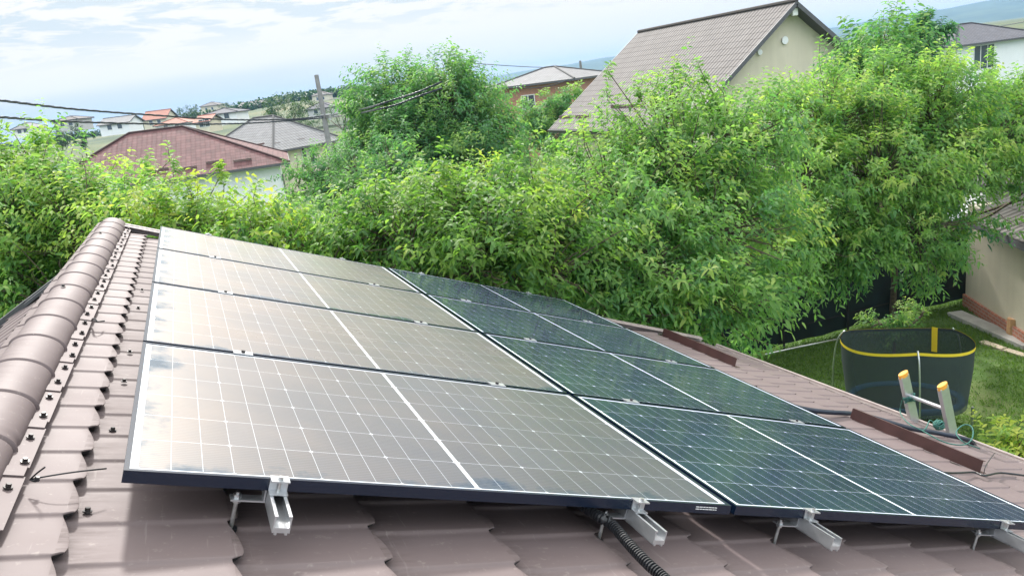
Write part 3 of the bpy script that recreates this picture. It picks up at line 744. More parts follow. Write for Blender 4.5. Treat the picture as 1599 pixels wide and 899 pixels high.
# big cherry trees behind the eave, right of centre
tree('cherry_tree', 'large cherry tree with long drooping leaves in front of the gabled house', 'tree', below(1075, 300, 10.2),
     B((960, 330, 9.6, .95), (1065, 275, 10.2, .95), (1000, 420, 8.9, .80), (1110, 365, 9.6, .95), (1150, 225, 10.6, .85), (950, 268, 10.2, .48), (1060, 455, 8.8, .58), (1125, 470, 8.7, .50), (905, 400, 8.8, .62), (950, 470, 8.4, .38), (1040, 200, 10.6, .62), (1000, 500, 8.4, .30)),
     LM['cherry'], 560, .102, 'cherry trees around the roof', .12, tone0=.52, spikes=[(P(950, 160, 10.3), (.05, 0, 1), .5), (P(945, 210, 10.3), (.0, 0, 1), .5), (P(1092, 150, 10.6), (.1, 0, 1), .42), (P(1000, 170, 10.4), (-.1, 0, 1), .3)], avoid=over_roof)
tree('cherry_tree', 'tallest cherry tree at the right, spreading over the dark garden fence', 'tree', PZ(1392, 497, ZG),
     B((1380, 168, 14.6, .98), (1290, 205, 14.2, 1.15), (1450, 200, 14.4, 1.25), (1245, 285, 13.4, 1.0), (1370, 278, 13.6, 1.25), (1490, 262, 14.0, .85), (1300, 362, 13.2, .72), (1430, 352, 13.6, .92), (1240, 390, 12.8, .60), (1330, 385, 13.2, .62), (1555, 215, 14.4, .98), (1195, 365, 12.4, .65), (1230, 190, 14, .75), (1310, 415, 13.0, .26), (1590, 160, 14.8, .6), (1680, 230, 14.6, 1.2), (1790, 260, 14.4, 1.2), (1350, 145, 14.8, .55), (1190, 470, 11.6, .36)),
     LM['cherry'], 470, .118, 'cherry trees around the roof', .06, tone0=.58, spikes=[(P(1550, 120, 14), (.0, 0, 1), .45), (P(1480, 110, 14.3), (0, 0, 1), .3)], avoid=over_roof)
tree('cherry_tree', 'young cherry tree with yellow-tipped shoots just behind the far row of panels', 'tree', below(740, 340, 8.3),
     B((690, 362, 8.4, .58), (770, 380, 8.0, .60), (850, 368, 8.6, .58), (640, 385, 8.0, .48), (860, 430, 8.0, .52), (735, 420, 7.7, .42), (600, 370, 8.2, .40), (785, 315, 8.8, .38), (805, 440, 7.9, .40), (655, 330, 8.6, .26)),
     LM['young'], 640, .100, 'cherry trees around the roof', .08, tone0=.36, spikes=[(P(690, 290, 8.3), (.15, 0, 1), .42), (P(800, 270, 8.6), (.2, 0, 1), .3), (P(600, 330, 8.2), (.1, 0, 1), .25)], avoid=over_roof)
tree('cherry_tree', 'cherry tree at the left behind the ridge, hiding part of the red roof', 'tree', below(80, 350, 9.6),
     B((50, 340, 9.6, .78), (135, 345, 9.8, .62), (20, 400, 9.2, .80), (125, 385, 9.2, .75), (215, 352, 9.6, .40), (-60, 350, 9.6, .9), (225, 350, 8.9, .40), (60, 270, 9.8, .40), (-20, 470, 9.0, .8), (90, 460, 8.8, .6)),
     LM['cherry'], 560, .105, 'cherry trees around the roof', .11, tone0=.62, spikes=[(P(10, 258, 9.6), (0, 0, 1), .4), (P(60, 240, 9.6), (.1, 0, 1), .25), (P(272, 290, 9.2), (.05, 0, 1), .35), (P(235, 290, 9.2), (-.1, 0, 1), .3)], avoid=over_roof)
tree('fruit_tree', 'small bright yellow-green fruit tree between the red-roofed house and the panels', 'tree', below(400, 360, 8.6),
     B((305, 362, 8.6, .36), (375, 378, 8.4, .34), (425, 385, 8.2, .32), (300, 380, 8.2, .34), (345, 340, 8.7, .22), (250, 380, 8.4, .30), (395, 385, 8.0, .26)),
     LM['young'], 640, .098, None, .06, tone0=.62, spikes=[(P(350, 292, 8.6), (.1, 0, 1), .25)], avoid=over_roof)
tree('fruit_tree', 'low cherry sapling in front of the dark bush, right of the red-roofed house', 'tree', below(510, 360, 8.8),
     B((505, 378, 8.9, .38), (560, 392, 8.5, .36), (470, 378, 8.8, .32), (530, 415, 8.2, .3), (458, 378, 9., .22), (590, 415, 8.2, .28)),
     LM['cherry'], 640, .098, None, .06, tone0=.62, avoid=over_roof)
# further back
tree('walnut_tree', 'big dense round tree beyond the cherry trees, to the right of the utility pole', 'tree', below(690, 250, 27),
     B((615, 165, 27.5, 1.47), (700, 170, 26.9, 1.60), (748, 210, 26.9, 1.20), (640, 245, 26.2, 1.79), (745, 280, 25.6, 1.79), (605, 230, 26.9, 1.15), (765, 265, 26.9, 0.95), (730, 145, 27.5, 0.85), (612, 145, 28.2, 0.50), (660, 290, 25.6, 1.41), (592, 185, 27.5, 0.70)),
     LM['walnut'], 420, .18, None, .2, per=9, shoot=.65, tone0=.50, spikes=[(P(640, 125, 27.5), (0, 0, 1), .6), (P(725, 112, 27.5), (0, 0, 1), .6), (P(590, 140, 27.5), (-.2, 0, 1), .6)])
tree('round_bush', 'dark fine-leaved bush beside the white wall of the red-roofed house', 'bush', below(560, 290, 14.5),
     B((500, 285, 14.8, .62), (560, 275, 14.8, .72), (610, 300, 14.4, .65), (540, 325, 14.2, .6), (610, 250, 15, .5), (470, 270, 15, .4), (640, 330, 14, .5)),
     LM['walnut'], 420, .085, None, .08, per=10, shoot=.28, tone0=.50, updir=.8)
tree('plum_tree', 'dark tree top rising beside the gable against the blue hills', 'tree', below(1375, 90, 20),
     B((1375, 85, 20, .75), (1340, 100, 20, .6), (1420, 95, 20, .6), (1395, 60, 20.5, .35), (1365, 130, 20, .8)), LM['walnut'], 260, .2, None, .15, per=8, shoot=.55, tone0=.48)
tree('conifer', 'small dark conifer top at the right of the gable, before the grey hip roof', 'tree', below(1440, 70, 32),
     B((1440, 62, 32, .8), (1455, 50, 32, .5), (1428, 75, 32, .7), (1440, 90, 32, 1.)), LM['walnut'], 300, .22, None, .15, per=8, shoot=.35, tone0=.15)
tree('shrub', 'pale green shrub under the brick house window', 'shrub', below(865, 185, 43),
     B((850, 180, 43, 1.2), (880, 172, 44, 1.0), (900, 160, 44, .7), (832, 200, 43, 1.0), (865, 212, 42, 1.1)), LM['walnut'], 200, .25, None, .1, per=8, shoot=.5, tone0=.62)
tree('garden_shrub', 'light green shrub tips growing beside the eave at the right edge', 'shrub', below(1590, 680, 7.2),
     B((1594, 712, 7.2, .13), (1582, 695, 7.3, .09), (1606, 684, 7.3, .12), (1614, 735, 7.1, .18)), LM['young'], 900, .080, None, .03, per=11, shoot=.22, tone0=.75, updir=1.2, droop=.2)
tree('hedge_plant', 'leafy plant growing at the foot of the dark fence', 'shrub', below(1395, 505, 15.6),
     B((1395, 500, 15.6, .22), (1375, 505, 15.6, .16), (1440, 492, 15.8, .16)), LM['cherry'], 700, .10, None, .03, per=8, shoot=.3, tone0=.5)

# ================================================================= HOUSES
def roof_faces(mb, faces):
    """faces: lists of points, first edge = eave; UV in metres"""
    mb.uv = mb.uv or []
    for pts in faces:
        p = [Vector(q) for q in pts]; e = (p[1] - p[0]).normalized(); nrm = (p[1] - p[0]).cross(p[2] - p[1]).normalized(); sl = nrm.cross(e)
        if nrm.z < 0: p = [p[1], p[0]] + p[2:][::-1]; e = (p[1] - p[0]).normalized(); nrm = (p[1] - p[0]).cross(p[2] - p[1]).normalized(); sl = nrm.cross(e)
        b0 = len(mb.v); mb.v += [tuple(q) for q in p]; mb.f.append(tuple(range(b0, b0 + len(p))))
        mb.uv += [((q - p[0]).dot(e), (q - p[0]).dot(sl)) for q in p]
def window(root, wm, p, ex, w_, h_, nrm, bars=1):
    """window on a wall: p = lower left corner on the wall, ex = direction along the wall"""
    p, ex, nrm = Vector(p), Vector(ex), Vector(nrm); f_ = MB(); t = .07
    def bx(x0, z0, x1, z1, d0, d1, mb):
        vs = [p + ex * x + Vector((0, 0, z)) + nrm * d for d in (d0, d1) for x, z in ((x0, z0), (x1, z0), (x1, z1), (x0, z1))]
        mb.add(vs, [(0, 1, 2, 3), (7, 6, 5, 4), (0, 4, 5, 1), (1, 5, 6, 2), (2, 6, 7, 3), (3, 7, 4, 0)])
    bx(0, 0, w_, t, .0, .05, f_); bx(0, h_ - t, w_, h_, .0, .05, f_); bx(0, t, t, h_ - t, .0, .05, f_); bx(w_ - t, t, w_, h_ - t, .0, .05, f_)
    for k in range(bars): x = w_ * (k + 1) / (bars + 1); bx(x - t / 2, t, x + t / 2, h_ - t, .0, .045, f_)
    fr = f_.build('window', wm, root); g_ = MB(); bx(t, t, w_ - t, h_ - t, .004, .012, g_); g_.build('pane', M['glasspane'], fr)
def simple_house(name, label, a, bpt, depth, zg, ze, rise, wallm, roofm, kind='hip', over=.5, wins=(), group=None, cat='house', trim=None, ridge_frac=.5, hip_in=None):
    """front wall from a to bpt (x,y), the house lies behind it; local x along the front, y into the house"""
    a, bpt = np.array(a[:2], float), np.array(bpt[:2], float); L_ = float(np.linalg.norm(bpt - a)); yaw = math.atan2(*(bpt - a)[::-1])
    root = empty(name, (a[0], a[1], zg), (0, 0, yaw), label, cat, group); H = ze - zg; d = depth; o = over
    mb = MB(); mb.box((0, 0, -.3), (L_, d, H))
    x0, x1, y0, y1 = -o, L_ + o, -o, d + o; drop = o * rise / (d / 2)
    if kind == 'hip':
        hw = hip_in or (min(L_, d) / 2 + o)
        hl = min(hw, min(L_, d) / 2 + o)
        if L_ >= d: r0, r1 = (x0 + hl, (y0 + y1) / 2, H + rise), (x1 - hw, (y0 + y1) / 2, H + rise)
        else: r0, r1 = ((x0 + x1) / 2, y0 + hw, H + rise), ((x0 + x1) / 2, y1 - hw, H + rise)
        c0, c1, c2, c3 = (x0, y0, H), (x1, y0, H), (x1, y1, H), (x0, y1, H)
        if L_ >= d: faces = [[c0, c1, r1, r0], [c1, c2, r1], [c2, c3, r0, r1], [c3, c0, r0]]
        else: faces = [[c0, c1, r0], [c1, c2, r1, r0], [c2, c3, r1], [c3, c0, r0, r1]]
    elif kind == 'gable_y':                        # ridge runs away from the front, gable faces the front
        xm = (x0 + x1) / 2; zr = H + rise
        faces = [[(x0, y1, H), (x0, y0, H), (xm, y0, zr), (xm, y1, zr)], [(x1, y0, H), (x1, y1, H), (xm, y1, zr), (xm, y0, zr)]]
        gz = H + rise - (L_ / 2 + o) * 0; slope = rise / (L_ / 2 + o); top = H + slope * o; pk = zr - .10
        for y in (0, d):
            b0 = len(mb.v); mb.v += [(0, y, H), (L_, y, H), (L_, y, H + slope * o - .10), (xm, y, pk), (0, y, H + slope * o - .10)]; mb.f.append((b0, b0 + 1, b0 + 2, b0 + 3, b0 + 4))
    else:                                            # gable_x: ridge parallel to the front
        ym = y0 + (y1 - y0) * ridge_frac; zr = H + rise
        faces = [[(x0, y0, H), (x1, y0, H), (x1, ym, zr), (x0, ym, zr)], [(x1, y1, H), (x0, y1, H), (x0, ym, zr), (x1, ym, zr)]]
        for x in (0, L_):
            b0 = len(mb.v); mb.v += [(x, 0, H), (x, d, H), (x, ym, zr - .12)]; mb.f.append((b0, b0 + 1, b0 + 2))
    mb.build('wall', wallm, root, fix=True)
    rm = MB(); roof_faces(rm, faces); r_ = rm.build('roof', roofm, root, fix=False)
    ed = MB(); tm = trim or M['soffit']; segs = set()
    for fc in faces:
        for i in range(len(fc)):
            p, q = fc[i], fc[(i + 1) % len(fc)]; key = tuple(sorted((tuple(np.round(p, 3)), tuple(np.round(q, 3)))))
            if key in segs: continue
            segs.add(key)
            eave = abs(p[2] - q[2]) < 1e-6 and p[2] < H + .01
            inner = sum(1 for f2 in faces for j in range(len(f2)) if tuple(sorted((tuple(np.round(f2[j], 3)), tuple(np.round(f2[(j + 1) % len(f2)], 3))))) == key) > 1
            pv, qv = Vector(p), Vector(q)
            if inner: ed_r.append((pv, qv)) if False else None
            else: ed.bar(pv - Vector((0, 0, .085)), qv - Vector((0, 0, .085)), .05, .15)
            if inner and (pv - qv).length > .01:
                rc = MB(); rc.tube([pv + Vector((0, 0, .01)), qv + Vector((0, 0, .01))], .085, 8); smooth_by_angle(rc.build('ridge_cap', roofm, r_))
    ed.build('fascia', tm, r_)
    sf = MB()
    if kind == 'hip':
        zz = H - .03; sf.box((x0 + .03, y0 + .03, zz - .01), (x1 - .03, -.005, zz)); sf.box((x0 + .03, d + .005, zz - .01), (x1 - .03, y1 - .03, zz)); sf.box((x0 + .03, -.005, zz - .01), (-.005, d + .005, zz)); sf.box((L_ + .005, -.005, zz - .01), (x1 - .03, d + .005, zz))
    else:
        for fc in faces:
            p = [Vector(q) - Vector((0, 0, .09)) for q in fc]; q = [v - Vector((0, 0, .03)) for v in p]; n_ = len(p)
            sf.add(p + q, [tuple(range(n_)), tuple(range(2 * n_ - 1, n_ - 1, -1))] + [(i, (i + 1) % n_, (i + 1) % n_ + n_, i + n_) for i in range(n_)])
    sf.build('soffit', M['soffit'], r_)
    for (face, x, z, w_, h_, bars) in wins:
        if face == 'front': window(root, M['pvc'], (x, 0, z), (1, 0, 0), w_, h_, (0, -1, 0), bars)
        elif face == 'right': window(root, M['pvc'], (L_, x, z), (0, 1, 0), w_, h_, (1, 0, 0), bars)
        else: window(root, M['pvc'], (0, x, z), (0, 1, 0), w_, h_, (-1, 0, 0), bars)
    return root, r_, (x0, x1, y0, y1, H, L_)
T_brown = tile_mat('brown_tile_roof', (.145, .133, .128), (.042, .037, .035), .8)
T_red = tile_mat('red_brown_tile_roof', (.120, .058, .058), (.035, .017, .017), .8, pu=.30, pv=.35, var=.22)
T_grey = tile_mat('grey_tile_roof', (.19, .19, .195), (.07, .07, .07), .8, pu=.3, pv=.35)
T_orange = tile_mat('orange_tile_roof', (.33, .15, .11), (.2, .08, .06), .8, pu=.4, pv=.4)
T_slate = tile_mat('dark_grey_tile_roof', (.10, .10, .115), (.04, .04, .045), .8, pu=.3, pv=.35)
W_beige = render_mat('beige_render', (.60, .545, .44)); W_white = render_mat('white_render', (.80, .81, .83), .04); W_cream = render_mat('cream_render', (.66, .60, .48)); W_grey = render_mat('grey_render', (.5, .5, .5))
# big gabled house
Z_e = -1.6
gh, ghr, gi = simple_house('gabled_house', 'big house with steep brown tiled gable roof and beige gable wall above the cherry trees', (16.45, 21.25), (25.75, 21.25), 9.3, ZG, Z_e, 3.83, W_beige, T_brown, 'gable_y', .52)
x0, x1, y0, y1, H, L_ = gi
b = MB(); b.cyl((L_ / 2 - .15, -.03, H + 2.55), (0, -1, 0), .14, .04, 16); b.build('round_vent', W_white, gh)
b = MB(); b.cyl((L_ / 2 - 1.3, -.03, H + 2.25), (0, -1, 0), .10, .05, 12); b.build('wall_lamp', W_white, gh)
b = MB(); b.box((L_ / 2 - .10, y0 + .1, H + 3.35), (L_ / 2 + .14, y0 + .2, H + 3.60)); b.build('floodlight', M['pvc'], gh)
b = MB(); b.tube([(x0 + .1, 3.2, H - .12), (x0 + .25, 3.2, H - .35), (-.06, 3.2, H - .7), (-.06, 3.2, .2)], .05, 8); b.build('downpipe', M['soffit'], gh)
b = MB(); b.prism([(.07 * math.cos(a), .07 * math.sin(a)) for a in np.linspace(PI, 2 * PI, 9)], (x0 - .06, y0, H - .02), (x0 - .06, y1, H - .02)); b.build('gutter', M['soffit'], ghr)
for k, (yy, ss) in enumerate(((7.6, .55), (5.2, 1.0), (3.9, 1.0), (2.2, 1.), (.6, .55), (9.2, .55))):
    sl = 3.83 / (L_ / 2 + .52); b = MB(); b.box((x0 + ss, yy - .6, H + ss * sl + .02), (x0 + ss + .04, yy + .6, H + ss * sl + .14)); b.build('snow_guard', M['trim'], ghr)
# red-brown hip roof at the left
rb_, rbr, ri = simple_house('red_roof_house', 'single-storey white house with red-brown tiled hip roof left of the utility pole', P(440, 256, 49)[:2] + np.array([-.1, .6]) + 14.2 * np.array([-.993, .115]), P(440, 256, 49)[:2] + np.array([-.1, .6]), 10.2, ZG + .3, -2.45, 2.95, W_white, T_red, 'hip', .65, hip_in=6.4)
x0, x1, y0, y1, H, L_ = ri
for k in range(4):
    xx = L_ - 1.6 - k * 1.65; sl = 2.95 / (10.2 / 2 + .65); ss = .75 + (k % 2) * .25; b = MB(); b.box((xx - 1.1, y0 + ss, H + ss * sl + .02), (xx, y0 + ss + .05, H + ss * sl + .16)); b.build('snow_guard', M['trim'], rbr)
b = MB(); b.tube([(x1 - .1, y0 + .1, H - .15), (L_ + .08, -.08, H - .75), (L_ + .08, -.08, .1)], .055, 8); b.build('downpipe', M['soffit'], rb_)
# grey hip roof behind it
_, grey_r, grey_i = simple_house('grey_roof_house', 'cream house with pale grey hip roof just left of the utility pole', PZ(428, 236, -2.2)[:2], PZ(524, 219, -2.2)[:2], 9.0, ZG + .3, -2.2, 2.6, W_cream, T_grey, 'hip', .6,
             [('front', 2.6, 1.6, .55, 1.5, 0), ('front', 3.4, 1.6, .55, 1.5, 0), ('front', 5.2, 1.5, 1.2, 1.3, 1)])
for k in range(9):
    gx_ = grey_i[1] - 1.2 - k * 1.25; sl = 2.6 / (9.0 / 2 + .6); ss = .8 + (k % 2) * .3; b = MB(); b.box((gx_ - .75, grey_i[2] + ss, grey_i[4] + ss * sl + .02), (gx_, grey_i[2] + ss + .05, grey_i[4] + ss * sl + .16)); b.build('snow_guard', M['trim'], grey_r)
# brick house behind
W_brick = bpy.data.materials.new('red_brick'); W_brick.use_nodes = True; gg = G(W_brick.node_tree)
bx_, by_, bz_ = gg.sep(gg.coord())
bt = gg.node('ShaderNodeTexBrick', {'Vector': gg.comb(gg.m('ADD', bx_, by_), bz_), 'Color1': (.42, .16, .10, 1), 'Color2': (.33, .13, .085, 1), 'Mortar': (.4, .36, .33, 1), 'Scale': 3.0})
gg.put(gg.n['Principled BSDF'].inputs['Base Color'], bt.outputs[0]); gg.n['Principled BSDF'].inputs['Roughness'].default_value = .9
simple_house('brick_house', 'distant red brick house with flat grey hip roof and one white window', P(772, 140, 66)[:2], P(893, 128, 62)[:2], 6.5, ZG, .35, 1.15, W_brick, T_grey, 'hip', .55, [('front', 2.6, 4.0, 1.3, 1.2, 1)])
simple_house('white_house', 'white house with dark grey hip roof at the right edge before the hills', P(1491, 70, 74)[:2], P(1620, 58, 76)[:2], 8.0, ZG, -1.15, 1.9, W_white, T_slate, 'hip', .6, [('front', 2.15, 2.0, 2.4, 2.3, 2)])
# far houses on the slope
far = [
    ('far_house', 'tiny house with bright orange roof left of the hill tree', (226, 202), (262, 200), 190, 7, 3.6, 3.4, W_cream, T_orange, 'gable_x'),
    ('far_house', 'low white house with orange roof right below the bright orange one', (246, 212), (295, 207), 165, 7, 3.4, 2.0, W_white, T_orange, 'hip'),
    ('far_house', 'small white house with grey roof at the far left below the wires', (158, 210), (204, 207), 150, 6, 3.0, 2.0, W_white, T_grey, 'gable_x'),
    ('far_house', 'small brown-roofed box house at the far left between two dark trees', (87, 205), (124, 203), 160, 6, 3.4, 1.2, W_grey, T_brown, 'hip'),
    ('far_house', 'pale house roof at the far left edge', (22, 214), (50, 212), 170, 6, 2.6, 2.0, W_white, T_grey, 'hip'),
    ('far_house', 'tan house on the skyline right of the hill tree', (315, 178), (342, 176), 330, 10, 5.0, 2.5, W_cream, T_brown, 'hip'),
    ('far_house', 'long tan house on the skyline above the grey roof', (376, 178), (410, 175), 320, 10, 5.0, 2.5, W_cream, T_brown, 'gable_x'),
    ('far_house', 'white house just above the ridge of the grey roof', (322, 196), (372, 191), 140, 7, 3.0, 1.4, W_white, T_slate, 'hip'),
    ('far_house', 'tan house on the skyline right beside the utility pole top', (489, 163), (514, 160), 300, 9, 5.0, 2.4, W_cream, T_brown, 'hip'),
    ('far_house', 'small grey-roofed house low behind the utility pole', (482, 186), (520, 181), 170, 7, 3.2, 2.2, W_grey, T_slate, 'hip'),
    ('far_house', 'little house with orange roof peeping over the red ridge', (308, 206), (328, 203), 120, 6, 2.2, 1.6, W_cream, T_orange, 'gable_x'),
]
for nm, lb, p0, p1, D, dep, hh, rise, wm, rm_, kd in far:
    a_, b_ = P(*p0, D), P(*p1, D); zb = (a_[2] + b_[2]) / 2
    hh *= .62; rise *= .6
    simple_house(nm, lb, a_, b_, dep, zb, zb + hh, rise, wm, rm_, kd, .4, [('front', np.linalg.norm(b_[:2] - a_[:2]) * q, hh * .4, 1.0, 1.2, 0) for q in (.25, .6)], 'far houses on the slope')

# far trees
def far_tree(label, px, py, D, r, tone=.4, wide=1.2, group='far trees on the slope', cat='tree', name='broadleaf_tree', n=5, dens=None):
    c0 = P(px, py, D); base = ground_at(c0[0], c0[1])
    bl = [(c0, r)]
    for k in range(n): bl.append((c0 + rng.normal(0, 1, 3) * np.array([wide, wide, .45]) * r * .6, r * rng.uniform(.5, .85)))
    tree(name, label, cat, base, bl, LM['far'], (dens or 70) / (r * r) * 2.2 if False else 26 / r + 8, max(.3, r * .13), group, r * .07, per=7, shoot=r * .35, tone0=tone, twigs=False)
far_tree('round dark tree on the skyline above the red roof', 292, 174, 260, 3.0, .30)
far_tree('bushy green tree left of the utility pole above the grey roof', 440, 178, 130, 3.2, .45)
far_tree('dark tree beside the grey roof at the pole', 470, 192, 110, 2.0, .40)
far_tree('dark tree left of the brown box house', 88, 216, 120, 1.8, .28)
far_tree('dark tree right of the brown box house', 128, 212, 120, 1.4, .30)
far_tree('tree behind the orange-roofed house', 205, 192, 240, 2.0, .4)
far_tree('tree on the slope between tan skyline houses', 358, 172, 330, 3.2, .35)
far_tree('tree right of the utility pole above the bare slope', 532, 176, 120, 2.4, .5)
# wooded skyline: a mass of trees nobody could count
pos = []; 
for k in range(420):
    a = rng.uniform(math.radians(-14), math.radians(16)); D = rng.uniform(330, 520)
    if abs(a) < .01: continue
    x, y = D * math.sin(a), D * math.cos(a); wgt = math.exp(-((a - .17) / .14) ** 2)
    if rng.uniform() > wgt * .9 + .15: continue
    c0 = np.array([x, y, float(ground_z(x, y)) + .8]); m_ = 130
    d = rng.normal(size=(m_, 3)); d /= np.linalg.norm(d, axis=1, keepdims=True); pos.append(c0 + d * rng.uniform(1.6, 3.4) * (rng.uniform(.5, 1, (m_, 1))) * np.array([1.2, 1.2, .9]))
pos = np.concatenate(pos); n = len(pos)
o = leaf_cloud('woods', LM['far'], pos, rng.normal(size=(n, 3)), np.full(n, 1.5), np.full(n, 1.0), rng.normal(.35, .18, n), None, .2); tag(o, kind='stuff', label='wooded skyline beyond the far houses', cat='woods')

# ================================================================= UTILITY POLES AND WIRES
PD = 46.
pt, pb = P(494, 118, PD), P(515, 232, PD); ax = (pt - pb) / np.linalg.norm(pt - pb); pbase = pb + ax * ((ZG - pb[2]) / ax[2])
pole = empty('utility_pole', pbase, (0, 0, 0), 'tall grey concrete utility pole leaning slightly left of the big round tree', 'utility pole', 'utility poles')
b = MB(); b.tube([Vector((0, 0, 0)), Vector(pt - pbase)], [.21, .13], 10); smooth_by_angle(b.build('post', M['concrete_pole'], pole))
wp = P(508, 182, PD)
b = MB(); q = Vector(wp - pbase); b.bar(q + Vector((-.25, -.1, .1)), q + Vector((.35, .1, .1)), .08, .08); b.cyl(q + Vector((.2, -.2, -.25)), (0, 0, 1), .12, .3, 10); b.build('bracket', M['steel'], pole)
p2 = empty('utility_pole', P(909, 128, 84) * np.array([1, 1, 0]) + np.array([0, 0, ZG]), (0, 0, 0), 'thin far utility pole beside the left edge of the gabled roof', 'utility pole', 'utility poles')
tp = P(908, 95, 84); b = MB(); b.tube([(0, 0, 0), (0, 0, tp[2] - ZG)], [.2, .13], 8); b.build('post', M['concrete_pole'], p2); b = MB(); b.bar((-.5, 0, tp[2] - ZG - .9), (.5, .1, tp[2] - ZG - .9), .1, .1); b.build('bracket', M['steel'], p2)
def wire(pts, r, label, twist=False):
    path = catmull(pts, 14); b = MB()
    if twist:
        for ph in (0, 2.1, 4.2):
            tw = []
            for i, q in enumerate(path): a = i * 1.05 + ph; tw.append(q + np.array([.2, .0, 1]) * r * .8 * math.sin(a) + np.array([.7, .7, 0]) * r * .8 * math.cos(a))
            b.tube(tw, r * .62, 6)
    else: b.tube(path, r, 6)
    tag(b.build('power_cable', M['cable'], smooth=True), label, 'cable', 'overhead cables')
wire([P(-60, 150, 21), P(0, 157, 23), P(120, 171, 28), P(240, 180, 34), P(330, 186, 38), P(400, 187.5, 41), P(460, 186, 44), P(508, 181, 46)], .032, 'upper dark twisted overhead cable from the left edge to the pole', True)
wire([P(-60, 178, 21), P(0, 183, 23), P(110, 190, 28), P(230, 193.5, 34), P(330, 194, 38), P(400, 192, 41), P(460, 188, 44), P(508, 184, 46)], .032, 'lower dark twisted overhead cable from the left edge to the pole', True)
wire([P(508, 181, 46), P(545, 175, 30), P(580, 167, 23.8), P(615, 156, 23.2), P(650, 145, 23), P(690, 128, 23)], .024, 'upper overhead cable rising from the pole across the big round tree', True)
wire([P(508, 184, 46), P(545, 180, 30), P(580, 173, 23.8), P(615, 165, 23.2), P(650, 152, 23), P(690, 138, 23)], .024, 'lower overhead cable rising from the pole across the big round tree', True)
wire([P(700, 96, 60), P(750, 100, 64), P(830, 105, 74), P(908, 107, 84)], .03, 'thin overhead wire above the brick house roof')
wire([P(790, 138, 60), P(840, 137, 61), P(870, 131, 61), P(895, 121, 62)], .03, 'sagging service wire in front of the brick house wall')
wire([P(508, 205, 46), P(540, 198, 48), P(575, 192, 52)], .014, 'thin wire to the right of the pole low over the slope')
wire([P(1560, 42, 70), P(1580, 38, 68), P(1620, 30, 65)], .03, 'thin wire above the white house roof at the right edge')

# ================================================================= GARDEN
# dark fence
fa, fb = np.array([16.9, 10.75]), np.array([7.9, 11.35]); fd = (fb - fa) / np.linalg.norm(fb - fa); FL = float(np.linalg.norm(fb - fa))
yaw = math.atan2(fd[1], fd[0])
fence = empty('garden_fence', (fa[0], fa[1], ZG), (0, 0, yaw), 'dark fence screened with black-green cloth behind the lawn', 'fence')
vs = []; nx, nz = 90, 10
for i in range(nx + 1):
    for j in range(nz + 1):
        x = FL * i / nx; z = .08 + 1.95 * j / nz; vs.append((x, .03 * math.sin(x * 3.3) + .02 * math.sin(x * 9 + z * 3), z + .03 * math.sin(x * 2.5) * (j == nz)))
b = MB(); b.add(vs, [(i * (nz + 1) + j, (i + 1) * (nz + 1) + j, (i + 1) * (nz + 1) + j + 1, i * (nz + 1) + j + 1) for i in range(nx) for j in range(nz)])
b.build('screen_cloth', mat('fence_cloth', (.006, .016, .017), .85, var=.35, scale=3), fence, smooth=True)
for k in range(6):
    b = MB(); x = .15 + k * (FL - .3) / 5; b.cyl((x, .09, 0), (0, 0, 1), .025, 2.05, 8); b.build('fence_post', M['back'], fence)
b = MB()
for z in (.45, 1.9): b.tube([(0, .06, z), (FL, .06, z)], .012, 6)
b.build('fence_rail', M['back'], fence)
# low bare rails near the fence
b = MB(); b.tube([PZ(1195, 553, ZG + .35), PZ(1255, 540, ZG + .4), PZ(1320, 527, ZG + .4)], .02, 6); tag(b.build('low_rail', M['steel'], smooth=True), 'thin low rail in front of the dark fence, left of the trampoline', 'rail')
# shed with beige wall
sa = PZ(1507, 478, ZG)[:2]; sb = PZ(1599, 540, ZG)[:2]; dirv = (sb - sa) / np.linalg.norm(sb - sa); SLn = 4.2
shed = empty('shed', (sa[0], sa[1], ZG), (0, 0, math.atan2(dirv[1], dirv[0])), 'beige rendered shed with brick plinth and brown tiled roof at the right edge', 'shed')
b = MB(); b.box((0, 0, .30), (SLn, 3.4, 2.45)); b.build('wall', W_beige, shed)
b = MB(); b.box((-.03, -.05, -.1), (SLn, 3.4, .30)); b.build('plinth', W_brick, shed)
rm = MB(); roof_faces(rm, [[(.75, -.45, 2.36), (SLn + .4, -.45, 2.36), (SLn + .4, 1.9, 3.2), (.75, 1.9, 3.2)], [(SLn + .4, 3.8, 2.5), (.75, 3.8, 2.5), (.75, 1.9, 3.2), (SLn + .4, 1.9, 3.2)]])
sr = rm.build('roof', T_brown, shed, fix=False)
b = MB(); b.box((.75, -.45, 2.20), (SLn + .4, -.40, 2.34)); b.box((.75, -.40, 2.30), (SLn + .4, 3.7, 2.335)); b.build('fascia', M['soffit'], sr)
# annex with pale wall and window behind the shed
b0 = P(1540, 335, 17.5)
simple_house('annex', 'small whitewashed annex with a dark window seen above the shed roof', P(1538, 345, 18.5)[:2], P(1640, 330, 18.0)[:2], 3.0, ZG, P(1580, 285, 18)[2], .8, W_white, T_brown, 'gable_x', .3, [('front', .55, 2.55, .5, .9, 0)], None, 'annex')
